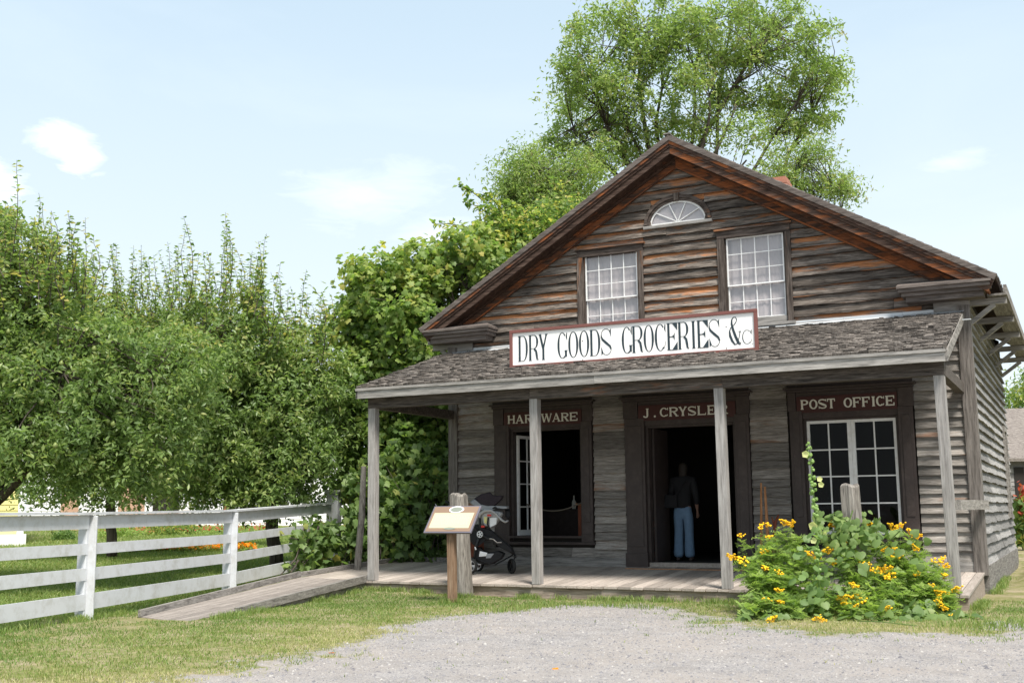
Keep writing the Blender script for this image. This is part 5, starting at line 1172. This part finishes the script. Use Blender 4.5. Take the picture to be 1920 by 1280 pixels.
# arching sprays of an elm
EL = thing('elm_tree', 'elm with long arching sprays of leaves reaching left over the maple', 'tree', (-5.5, 9, .2))
mb = MB(); base = Vector((-5.5, 9, .2)); fk = Vector(dep(990, 560, 26)); limb(mb, base, fk, .14, .08, .03, 6, 8); mb.build('trunk', M['bark'], EL, smooth=True)
mb = MB(); LP = []; LD = []
for (tx, ty) in ((858, 345), (812, 420), (868, 378), (905, 362), (930, 400), (845, 440), (890, 420), (950, 380), (960, 430), (1000, 400), (920, 450), (1040, 420), (985, 450), (1060, 460)):
    a = Vector(dep(1000+random.uniform(-20, 40), 500, 26)); b = Vector(dep(tx, ty, 25.6+random.uniform(-.4, .4))); c = a.lerp(b, .55)+Vector((0, 0, .55))
    pts = [(a*(1-t)**2+c*2*t*(1-t)+b*t*t) for t in [i/14 for i in range(15)]]; mb.tube(pts, [.03*(1-i/16) for i in range(15)], 5)
    for i in range(120):
        t = random.uniform(.1, 1); k = min(13, int(t*14)); q = pts[k].lerp(pts[k+1], t*14-k); side = random.gauss(0, 1)*.12*(1.35-t)
        dv = (pts[k+1]-pts[k]).normalized(); sd = dv.cross(Vector((0, 0, 1))).normalized(); LP.append(q+sd*side+Vector((0, 0, random.gauss(0, .05)*(1.6-t))))
mb.build('branches', M['bark'], EL, smooth=True); LP = np.array([list(p) for p in LP]); leaf_mesh('crown', LP, .15, M['mapleleaf'], EL, 'diamond', .55, up=1.2, droop=.15)
cl, dr = blobs([(985,440,26,70,45,1.2),(930,450,26,45,35,.9),(1050,430,26.3,60,55,1.2)], 260, .5); pos, dd = spray(cl, dr, 24, .17); leaf_mesh('crown', pos, .12, M['mapleleaf'], EL, 'diamond', .55, up=.9)
woody('maple_tree', 'broad bushy yellow green maple crowding the left side of the store', 'tree', Vector((-3.9, 6.2, .15)), Vector(dep(790, 830, 25)),
    [dep(*q) for q in ((700,540,24.8),(790,520,24.5),(880,490,24.5),(660,640,25),(800,620,24),(900,600,24.6),(700,740,24.5),(830,720,24),(740,850,24.3),(650,800,24.8))],
    [(705,540,24.8,62,62,1.2),(790,505,24.8,70,50,1.2),(880,480,24.8,62,52,1.2),(950,510,24.9,60,45,1),(675,620,24.9,52,80,1.2),(790,610,24.5,100,95,1.5),(905,590,24.8,80,80,1.2),(700,730,24.6,75,85,1.4),(820,720,24.4,85,80,1.3),(745,830,24.4,90,65,1.3),(645,780,24.8,40,90,1.1),(830,860,24.4,38,80,1),(690,900,24.8,70,50,1.1)],
    1500, 30, .15, .115, M['mapleleaf'], 'lobe', r0=.18, up=.6, droop=.35, hue=lambda c: np.clip(RNG.random(len(c))*.8+.22*np.clip((c[:, 2]-4.5)/2, -.5, 1), 0, 1), outw=.7)
# grape vine over the fence end and the ground beside the boardwalk
VN = thing('grape_vine', 'large leaved grape vine sprawling over the far end of the white fence', 'vine', tuple(fp(1.9*SPN, .3)))
random.seed(5); P_ = []; mb = MB()
def vine_run(pts, n, sg, r=.012):
    mb.tube(pts, r, 5)
    for i in range(n):
        t = random.random()*(len(pts)-1); k = min(int(t), len(pts)-2); q = Vector(pts[k]).lerp(Vector(pts[k+1]), t-k); P_.append(q+Vector((random.gauss(0, sg), random.gauss(0, sg), random.gauss(0, sg*.8))))
for _ in range(24):
    s0 = random.uniform(1.62, 2.2)*SPN; z0 = random.uniform(.12, .95); s1 = s0-random.uniform(.2, 1.3); f0 = max(0, (s0/SPN-1.5))
    vine_run([fp(s0, .2, z0), fp((s0+s1)/2, .32, z0+random.uniform(-.2, .25)), fp(s1, .28, max(.12, z0-random.uniform(0, .5)))], int(34*min(1, f0*1.6)), .13)
for _ in range(7): s0 = random.uniform(2.36, 2.6)*SPN; vine_run([fp(s0, .3, .1), fp(s0+.2, .4, .8), fp(s0+.1, .3, 1.35)], 40, .14)
for _ in range(7): s0 = random.uniform(2.15, 2.55)*SPN; vine_run([fp(s0, .5, .1), fp(s0+.2, .9, .5), fp(s0+.1, .8, .95)], 40, .18)
mb.build('stems', M['bark'], VN); leaf_mesh('foliage', np.array([list(p) for p in P_]), .155, M['vineleaf'], VN, 'lobe', up=.5, droop=.5, outw=0, rnd=np.clip(RNG.beta(2, 2.6, len(P_)), 0, 1), out=np.tile([.3, -.9, .2], (len(P_), 1)), fold=.2) 
VN2 = thing('vine_thicket', 'tangle of broad leaved vines filling the gap between boardwalk and store corner', 'vine', (-1.2, 3.9, .1))
cl, dr = blobs([(700,1000,22.8,60,55,.6),(770,980,22.6,70,70,.6),(830,940,22.6,28,90,.5),(740,900,23.2,80,60,.8),(815,880,22.7,40,50,.5),(680,980,22.8,30,50,.6),(780,1030,22.4,80,25,.4),(690,930,23.4,30,40,.5)], 520, .5)
mb = MB()
for c in cl[::5]: b = Vector((c[0]+random.gauss(0, .3), c[1]+random.gauss(0, .3), .1)); limb(mb, b, Vector(c), .014, .006, .15, 4, 4)
mb.build('stems', M['bark'], VN2); pos, dd = spray(cl, dr, 7, .12); leaf_mesh('foliage', pos, .15, M['vineleaf'], VN2, 'lobe', up=.6, droop=.4, rnd=np.clip(RNG.beta(2, 2.4, len(pos)), 0, 1), fold=.2)
# ---------------------------------------------------------------- the flower bed in front of the porch
def fdepth(py): return 15.1-(py-980)/200*1.75
def bedpoint(px, py): p = dep(px, py, fdepth(py)); return Vector(p)
FL = [(110,455),(45,605),(125,635),(255,395),(300,378),(310,465),(425,360),(468,375),(270,570),(280,685),(385,715),(375,840),(300,910),(385,920),(320,1095),(645,1080),(680,1150),(760,370),(905,300),(1010,365),(945,480),(885,505),(720,555),(585,575),(640,597),(760,640),(1000,690),(985,655),(1075,705),(1120,690),(1155,740),(1165,685),(905,800),(830,895),(850,935),(920,880),(960,910),(915,955),(1135,965),(1180,395),(1235,380),(1310,425),(1350,455),(1190,565),(1215,600),(1350,545),(1125,555),(1355,720),(1485,630),(1530,620),(1550,665),(1545,735),(1470,810),(1495,850),(1550,860),(1510,890),(1510,930),(1630,830),(1545,965),(1615,1040)]
fronds = {0: [], 1: []}; frdir = {0: [], 1: []}; stems = {0: MB(), 1: MB()}
TN = [thing('tansy_plant', 'left mass of feathery tansy with yellow flower heads in front of the tool tub', 'flowering plant', (7.3, -1.9, 0), 'tansy plants in the flower bed'),
      thing('tansy_plant', 'right mass of feathery tansy with many yellow flower heads beside the corner post', 'flowering plant', (8.8, -1.9, 0), 'tansy plants in the flower bed')]
random.seed(11)
def stem_to(w, top, lean=.25, nf=26):
    base = Vector((top.x+random.gauss(0, .12)-(top.x-(7.35 if w == 0 else 8.6))*.35, min(top.y+random.uniform(-.1, .35), -.7), 0)); c = base.lerp(top, .5)+Vector((0, 0, .12*top.z)); c.x = base.x*.7+top.x*.3
    pts = [base*(1-t)**2+c*2*t*(1-t)+top*t*t for t in [i/7 for i in range(8)]]; stems[w].tube(pts, [.006-.0006*i for i in range(8)], 5)
    for i in range(nf):
        t = random.uniform(.08, .97); k = min(6, int(t*7)); q = pts[k].lerp(pts[k+1], t*7-k); a = i*2.4+random.random(); fronds[w].append(q); frdir[w].append((math.cos(a), math.sin(a), random.uniform(-.1, .7)))
fsrc = []
for k in range(4):
    mb = MB()
    for q in range(random.randint(13, 19)):
        a = random.uniform(0, 6.28); rr = .062*math.sqrt(random.random()); r = random.uniform(.010, .0145); z = random.gauss(0, .006)-rr*.25
        mb.lathe((rr*math.cos(a), rr*math.sin(a), z), [(r*.35, -.008), (r, -.001), (r*.92, .005), (r*.5, .008), (r*.08, .009)], 8)
        mb.tube([(0, 0, -.06), (rr*.6*math.cos(a), rr*.6*math.sin(a), -.03), (rr*math.cos(a), rr*math.sin(a), z-.006)], .0015, 3)
    fsrc.append(mb)
meshes = []
for i, (cx, cy) in enumerate(FL):
    px, py = 1360+cx/3.764, 880+cy/3.764; w = 0 if px < 1545 else 1; p = bedpoint(px, py); p.z = max(p.z, .04); p = p+(Vector(CAM)-p).normalized()*.12
    if p.z > .2: stem_to(w, p-Vector((0, 0, .05)), nf=20)
    if len(meshes) < 4:
        o = fsrc[len(meshes)].build('flower_cluster', M['tansyflower'], TN[w], smooth=False)
        for v_ in o.data.vertices: v_.co += TN[w].location
        meshes.append(o.data)
    else:
        o = bpy.data.objects.new('flower_cluster', meshes[i % 4]); COL.objects.link(o); o.parent = TN[w]
    s = random.uniform(.9, 1.4); o.scale = (s, s, s); o.location = p-TN[w].location; o.rotation_euler = (random.gauss(.35, .2), random.gauss(0, .25), random.uniform(0, 6.28))
OUT = [(1385,1040),(1400,1005),(1440,990),(1480,980),(1520,985),(1560,975),(1620,965),(1680,975),(1730,1030),(1760,1060),(1785,1100)]
def topy(px):
    for (a, b), (c, d) in zip(OUT[:-1], OUT[1:]):
        if a <= px <= c: return b+(d-b)*(px-a)/(c-a)
    return 1100
for i in range(185):
    px = random.uniform(1395, 1785); py = random.uniform(topy(px)+6, 1140); w = 0 if px < 1545 else 1
    stem_to(w, bedpoint(px, py)+Vector((0, random.uniform(-.2, .25), 0)), nf=22)
for w in (0, 1):
    stems[w].build('stems', M['stem'], TN[w])
    P_ = np.array([list(p) for p in fronds[w]]); D = np.array(frdir[w]); n = len(P_); D /= np.linalg.norm(D, axis=1)[:, None]
    nr = np.tile([0, 0, 1.], (n, 1))+RNG.normal(0, .35, (n, 3)); nr -= D*(nr*D).sum(1)[:, None]; nr /= np.linalg.norm(nr, axis=1)[:, None]; S_ = np.cross(D, nr)
    L = RNG.uniform(.10, .21, n); VV_ = []; rn = np.clip(RNG.random(n)*.8+.1, 0, 1)
    for k in range(8):                        # a pinnate frond: pairs of narrow leaflets on a drooping rib
        t = .12+k*.11; ln = (.42*math.sin(PI*min(1, t*.95+.12))+.05)
        c = P_+D*(L*t)[:, None]-np.array([0, 0, 1])*(L*t*t*.35)[:, None]
        for sg in (-1, 1):
            tip = c+S_*(sg*L*ln)[:, None]+D*(L*ln*.55)[:, None]+nr*RNG.normal(0, .012, (n, 1))
            VV_.append(np.stack([c-D*(L*.030)[:, None], (c+tip)/2+D*(L*.055)[:, None], tip, (c+tip)/2-D*(L*.06)[:, None]], 1))
    V = np.stack(VV_, 1).reshape(-1, 3); F = np.arange(len(V)).reshape(-1, 4)
    mesh_obj('foliage', V, F, M['tansyleaf'], TN[w], rnd=np.repeat(rn, 16))
# broad leaves climbing the old post and trailing at its foot
CV = thing('climbing_vine', 'heart leaved vine climbing the grey post in the middle of the yellow flowers', 'vine', (8.05, -.9, 0), None)
P_ = []; mb = MB()
def put(px, py, n, sx_, sy_, dy=-.12):
    for _ in range(n):
        q = bedpoint(px+random.gauss(0, sx_), py+random.gauss(0, sy_)); P_.append(q+Vector((0, dy+random.gauss(0, .1), 0)))
for a in ((1594,968,22,12,5),(1594,978,26,14,8),(1590,1000,20,16,12),(1596,1035,16,14,16),(1592,966,14,16,6),(1630,1000,16,20,16),(1660,990,12,20,14),(1575,1080,14,14,16),(1570,985,8,16,14),(1610,985,14,18,12),(1640,975,10,16,10),(1600,1010,12,16,14),(1560,975,8,14,10),(1585,1040,10,14,14),(1680,1010,6,22,14),(1720,1020,4,14,14),(1555,1130,5,16,16),(1740,1050,3,10,12)): put(*a, dy=-.42)
mb.tube([(8.0,-.95,0),(8.15,-1.0,.5),(7.95,-.85,1.0),(8.05,-.8,1.3)], .01, 5); mb.tube([(8.1,-.95,.0),(8.3,-1.1,.7),(8.7,-1.3,1.05)], .008, 5); mb.build('stems', M['stem'], CV)
leaf_mesh('foliage', np.array([list(p) for p in P_]), .105, M['vineleaf'], CV, 'heart', up=.7, droop=.6, rnd=RNG.uniform(.3, .78, len(P_)), fold=.18, out=np.tile([-.1, -1., .2], (len(P_), 1)), outw=.9)
GV = thing('trailing_vine', 'low broad leaved vine trailing over the gravel edge at the foot of the flowers', 'vine', (8.6, -2.9, 0))
P_ = []; mb = MB()
for a in ((1645,1165,14,14,9),(1690,1160,22,24,10),(1740,1155,24,24,10),(1780,1165,14,14,7),(1620,1150,10,14,10),(1700,1130,16,30,10),(1450,1150,10,16,12),(1490,1155,12,14,10),(1410,1160,7,12,6),(1470,1130,10,24,14),(1810,1168,7,12,5),(1560,1168,7,16,6)): put(*a, dy=0)
for q in P_: q.z = max(q.z, .03)
mb.tube([(8.3,-2.3,.03),(8.6,-2.5,.05),(9.0,-2.6,.03)], .006, 5); mb.build('stems', M['stem'], GV)
leaf_mesh('foliage', np.array([list(p) for p in P_]), .115, M['vineleaf'], GV, 'heart', up=1.2, droop=.2, rnd=RNG.uniform(.15, .8, len(P_)), fold=.12, out=np.tile([-.1, -1., .2], (len(P_), 1)), outw=.5)
# hollyhock
HH = thing('hollyhock', 'tall slender hollyhock spike with pale yellow flowers in front of the casement', 'flowering plant', (7.66, -1.6, 0))
def hp(px, py): return Vector(on(px, py, 1, -1.45))
mb = MB(); sp = [Vector((7.70, -1.5, 0)), hp(1536, 1100), hp(1532, 1000), hp(1526, 930), hp(1520, 870), hp(1516, 825)]; mb.tube(sp, [.011, .010, .009, .007, .005, .003], 7); mb.build('stem', M['paleleaf'], HH)
mb = MB(); random.seed(8)
for i in range(72):
    t = random.uniform(.25, 1)*5; k = min(4, int(t)); q = sp[k].lerp(sp[k+1], t-k); a = random.uniform(0, 6.28); r = random.uniform(.02, .034)*(1.25-t/8); q = q+Vector((math.cos(a), math.sin(a), 0))*.028
    mb = MB(); mb.lathe(q, [(r*.3, -r), (r, -.2*r), (r*.8, .6*r), (.1*r, 1.1*r)], 7, (math.cos(a)*.6, math.sin(a)*.6, .8)); mb.build('bud', M['bud'], HH)
for (px, py, s) in ((1511,851,.045),(1538,898,.034),(1541,908,.036),(1527,985,.055),(1527,1012,.04),(1550,1000,.03)):
    c = hp(px, py)+Vector((0, -.05, 0)); V = [c]; F = []; n = 15; tn = Vector((random.gauss(0, .3), -1, random.gauss(.1, .25))).normalized(); a_ = tn.orthogonal().normalized(); b_ = tn.cross(a_)
    V += [c+(a_*math.cos(2*PI*k/n)+b_*math.sin(2*PI*k/n))*s*(1+.12*math.cos(5*2*PI*k/n))+tn*s*.45 for k in range(n)]; F = [(0, k+1, (k+1) % n+1) for k in range(n)]
    mb = MB(); mb.add(V, F); mb.build('flower', M['holly'], HH, smooth=True)
P_ = []
for a in ((1535,1090,9,10,26),(1520,1115,12,14,14),(1515,1135,6,14,8),(1530,1000,8,12,8),(1555,1110,8,14,14),(1520,1050,8,10,20)):
    for _ in range(a[2]): P_.append(hp(a[0]+random.gauss(0, a[3]), a[1]+random.gauss(0, a[4]))+Vector((0, random.uniform(-.55, -.05), 0)))
P_ = [p for p in P_ if p.z > .05]
leaf_mesh('leaves', np.array([list(p) for p in P_]), .085, M['paleleaf'], HH, 'round', up=.9, droop=.3, out=np.tile([-.1, -1., .2], (len(P_), 1)), outw=.6, fold=.12)
# ---------------------------------------------------------------- behind the fence and the far right
def house(t, c, ux, w, d, h, rh, wallm, roofm, boards=.16, roof=True):
    """clapboard house: front edge from c along unit ux, depth to the back"""
    ux = Vector(ux).normalized(); uy = Vector((-ux.y, ux.x, 0)); c = Vector(c)
    mb = MB(); z = 0
    while z < h:
        o = .02
        for (p, q, n_) in ((c, c+ux*w, -uy), (c+ux*w, c+ux*w+uy*d, ux), (c+uy*d, c, -ux)):
            mb.add([p+n_*o+Vector((0,0,z)), q+n_*o+Vector((0,0,z)), q+n_*.002+Vector((0,0,z+boards)), p+n_*.002+Vector((0,0,z+boards)), p+Vector((0,0,z)), q+Vector((0,0,z))], [(0,1,2,3), (4,5,1,0)])
        z += boards
    mb.prism([c, c+ux*w, c+ux*w+uy*d, c+uy*d], (0, 0, h)); mb.build('wall', wallm, t)
    mb = MB(); e = .35; a = c-ux*e-uy*e+Vector((0,0,h-.05)); b = c+ux*(w+e)-uy*e+Vector((0,0,h-.05)); m1 = c-ux*e+uy*d/2+Vector((0,0,h+rh)); m2 = c+ux*(w+e)+uy*d/2+Vector((0,0,h+rh)); a2 = c-ux*e+uy*(d+e)+Vector((0,0,h-.05)); b2 = c+ux*(w+e)+uy*(d+e)+Vector((0,0,h-.05))
    up = Vector((0,0,.12)); mb.add([a,b,m2,m1,a2,b2]+[q+up for q in (a,b,m2,m1,a2,b2)], [(0,1,2,3),(3,2,5,4),(6,9,8,7),(9,10,11,8),(0,6,7,1),(4,5,11,10),(0,3,9,6),(3,4,10,9),(1,7,8,2),(2,8,11,5)])
    mb.add([c+Vector((0,0,h)), c+uy*d+Vector((0,0,h)), c+uy*d/2+Vector((0,0,h+rh))], [(0,1,2)]); mb.add([c+ux*w+Vector((0,0,h)), c+ux*w+uy*d+Vector((0,0,h)), c+ux*w+uy*d/2+Vector((0,0,h+rh))], [(0,1,2)]); mb.build('roof', roofm, t)
    return ux, uy, c
def hbox(mb, c, ux, uy, u0, u1, z0, z1, o0, o1):
    mb.prism([c+ux*u0-uy*o1+Vector((0,0,z0)), c+ux*u1-uy*o1+Vector((0,0,z0)), c+ux*u1-uy*o0+Vector((0,0,z0)), c+ux*u0-uy*o0+Vector((0,0,z0))], (0, 0, z1-z0))
d1 = 33.0; g1 = onground(41, d1); t = thing('yellow_house', 'pale yellow clapboard house with a white corner board at the far left', 'house', tuple(g1))
_d = Vector(ray(30, 960)); _d.z = 0; _d.normalize(); ux = Vector((_d.y, -_d.x, 0)); ux, uy, c = house(t, g1-ux*9, ux, 9, 6, 3.2, 2, M['yellowwall'], M['shingleside'], .17)
mb = MB(); hbox(mb, c, ux, uy, 8.86, 9.04, .3, 3.2, .022, .05); mb.build('corner_board', M['housewhite'], t); mb = MB(); hbox(mb, c, ux, uy, 0, 9.12, -.1, .33, .022, .12); mb.build('base_board', M['housewhite'], t)
d2 = 48.0; g2 = onground(46, d2); g3 = onground(655, d2+2); t = thing('white_house', 'long white clapboard house with tan doors seen beneath the pear trees', 'house', tuple(g2)); t.location.z = g2.z
ux = (g3-g2); ux.z = 0; W2 = ux.length; ux, uy, c = house(t, g2, ux, W2, 8, 3.6, 1.9, M['housewhite'], M['shingleside'], .15)
pxu = lambda px: ((onground(px, d2+2*(px-46)/609)-c).dot(ux))
for (a, b, z0, z1, nm, mt) in ((112,146,.3,2.2,'door',M['tan']),(220,270,.35,2.3,'door',M['tan']),(285,334,.6,2.3,'window',M['dark']),(418,436,.6,2.2,'window',M['keg'])):
    mb = MB(); hbox(mb, c, ux, uy, pxu(a), pxu(b), z0, z1, .02, .06); o = mb.build(nm, mt, t)
    mb = MB(); 
    for u in (pxu(a)-.14, pxu(b)+.002): hbox(mb, c, ux, uy, u, u+.138, z0-.1, z1+.12, .021, .09)
    mb.build('frame', M['housewhite'], o)
mb = MB(); hbox(mb, c, ux, uy, pxu(285)-.2, pxu(360), .48, .60, .03, .35); mb.build('window_box', M['tan'], t)
st = thing('wooden_steps', 'low tan wooden step platform before the white house', 'steps', tuple(onground(122, 45))); o_ = onground(98, 45); mb = MB(); hbox(mb, o_, ux, uy, 0, 1.0, -.05, .12, -.6, .12); hbox(mb, o_, ux, uy, .1, 1.0, .122, .26, -.6, .0); mb.build('treads', M['tan'], st)
# flower beds
def petals(name, label, px0, px1, depth, dd, n, mat, h, leafm, size=.05):
    xs_ = RNG.uniform(px0, px1, n); ds = depth+RNG.uniform(-dd, dd, n); P_ = np.array([list(onground(a, b)) for a, b in zip(xs_, ds)]); Q_ = P_.copy(); Q_[:, 2] += h*RNG.uniform(.7, 1.1, n)
    t = thing(name, label, 'flower bed', tuple(P_.mean(0))); t['kind'] = 'stuff'
    leaf_mesh('blooms', Q_, size, mat, t, 'round', up=1.2, droop=0); k = 5; G_ = np.repeat(P_, k, 0)+RNG.normal(0, .07, (n*k, 3))*[1, 1, .3]; G_[:, 2] = np.repeat(P_[:, 2], k)+RNG.uniform(0, h*.85, n*k)
    leaf_mesh('greenery', G_, .09, leafm, t, 'diamond', .4, up=.3, droop=-.4)
petals('marigold_bed', 'row of bright orange marigolds on the lawn behind the fence', 240, 480, 29, .4, 620, M['orangeflower'], .17, M['tansyleaf'], .075)
petals('red_flower_bed', 'broad bed of small red and rust flowers beyond the marigolds', 175, 520, 41, 3.0, 520, M['redflower'], .22, M['tansyleaf'], .06)
for i, (a, d, r, lb, m_) in enumerate(((222, 37.5, .55, 'bright yellow green bushy clump behind the nearest fence post', 'tansyleaf'), (305, 38.5, .48, 'taller dark green bush among the beds left of the second post', 'mapleleaf'), (345, 39, .42, 'rounded green bush right next to the second fence post', 'mapleleaf'), (120, 36, .3, 'silvery pale leaved clump beside the yellow house', 'paleleaf'))):
    b = onground(a, d); t = thing('garden_bush', lb, 'bush', tuple(b)); mb = MB(); q = RNG.normal(size=(900, 3)); q /= np.linalg.norm(q, axis=1)[:, None]; q *= (RNG.random(900)**.4)[:, None]; q[:, 2] = np.abs(q[:, 2])
    P_ = np.array(list(b))+q*[r*1.5, r*1.2, r*1.15]
    for j in range(12): limb(mb, b, Vector(P_[j]), .01, .004, .1, 4, 4)
    mb.build('stems', M['stem'], t); leaf_mesh('foliage', P_, .10, M[m_], t, 'diamond', .4, up=.5)
# right edge: shingled outbuilding, tree, red hollyhocks
p = onground(1897, 42); p = Vector(dep(1897, 1000, 42)); p.z = float(gh(p.x, p.y)); t = thing('outbuilding', 'low outbuilding with a grey shingle roof at the far right edge', 'shed', tuple(p))
ux = Vector((CR[0], CR[1], 0)).normalized(); h1 = float(dep(1910, 862, 42)[2])-p.z; h2 = float(dep(1910, 768, 45)[2])-p.z
house(t, p, ux, 8, 6, h1, h2-h1, M['clapside'], M['shingleside'])
mb = MB(); hbox(mb, p, ux, Vector((-ux.y, ux.x, 0)), .25, .62, .2, h1-.25, .02, .05); mb.build('doorway', M['dark'], t)
woody('tree', 'green tree above the grey outbuilding roof at the right edge', 'tree', onground(1990, 50), Vector(dep(1985, 900, 50)), [dep(*q) for q in ((1930, 740, 50), (1990, 700, 50))], [(1925,745,50,32,30,1.8),(1990,720,50,70,50,2.2),(1960,780,50,60,40,2)], 300, 30, .35, .2, M['mapleleaf'], r0=.2)
t = thing('red_hollyhock', 'bright red flowering plant beside the side wall at the right edge', 'flowering plant', tuple(onground(1916, 27)))
b = onground(1916, 27); mb = MB(); P_ = []; Q_ = []
for j in range(7):
    q = Vector(dep(1904+j*3.2, 915+random.uniform(-10, 40), 27)); limb(mb, b, q, .012, .005, .06, 5, 5)
    for k in range(26): P_.append(list(b.lerp(q, random.uniform(.1, .95))+Vector((random.gauss(0, .1), random.gauss(0, .1), 0))))
    for k in range(5): Q_.append(list(q+Vector((random.gauss(0, .05), random.gauss(0, .05), random.gauss(0, .09)))))
mb.build('stems', M['stem'], t); leaf_mesh('leaves', np.array(P_), .14, M['vineleaf'], t, 'heart', up=.6); leaf_mesh('flowers', np.array(Q_), .11, M['redflower'], t, 'round', up=.2, out=np.tile([0, -1., 0], (len(Q_), 1)), outw=1)
# a few fallen leaves and twigs on the gravel
lv = []
for (px, py) in ((627,1222),(1212,1110),(955,1200),(1040,1251),(560,1180),(780,1240)):
    p = on(px, py, 2, .015); lv.append(p)
random.seed(2)
for i, p in enumerate(lv[:2]+lv[3:4]):
    o = leaf_mesh('fallen_leaf', np.array([p]), .07, M['orangeflower' if i != 1 else 'tan'], None, 'heart', up=4); tag(o, ('small orange fallen leaf on the gravel left of centre', 'tiny dry leaf on the ground below the porch edge', 'small orange leaf lying on the gravel at the bottom centre')[i], 'leaf')
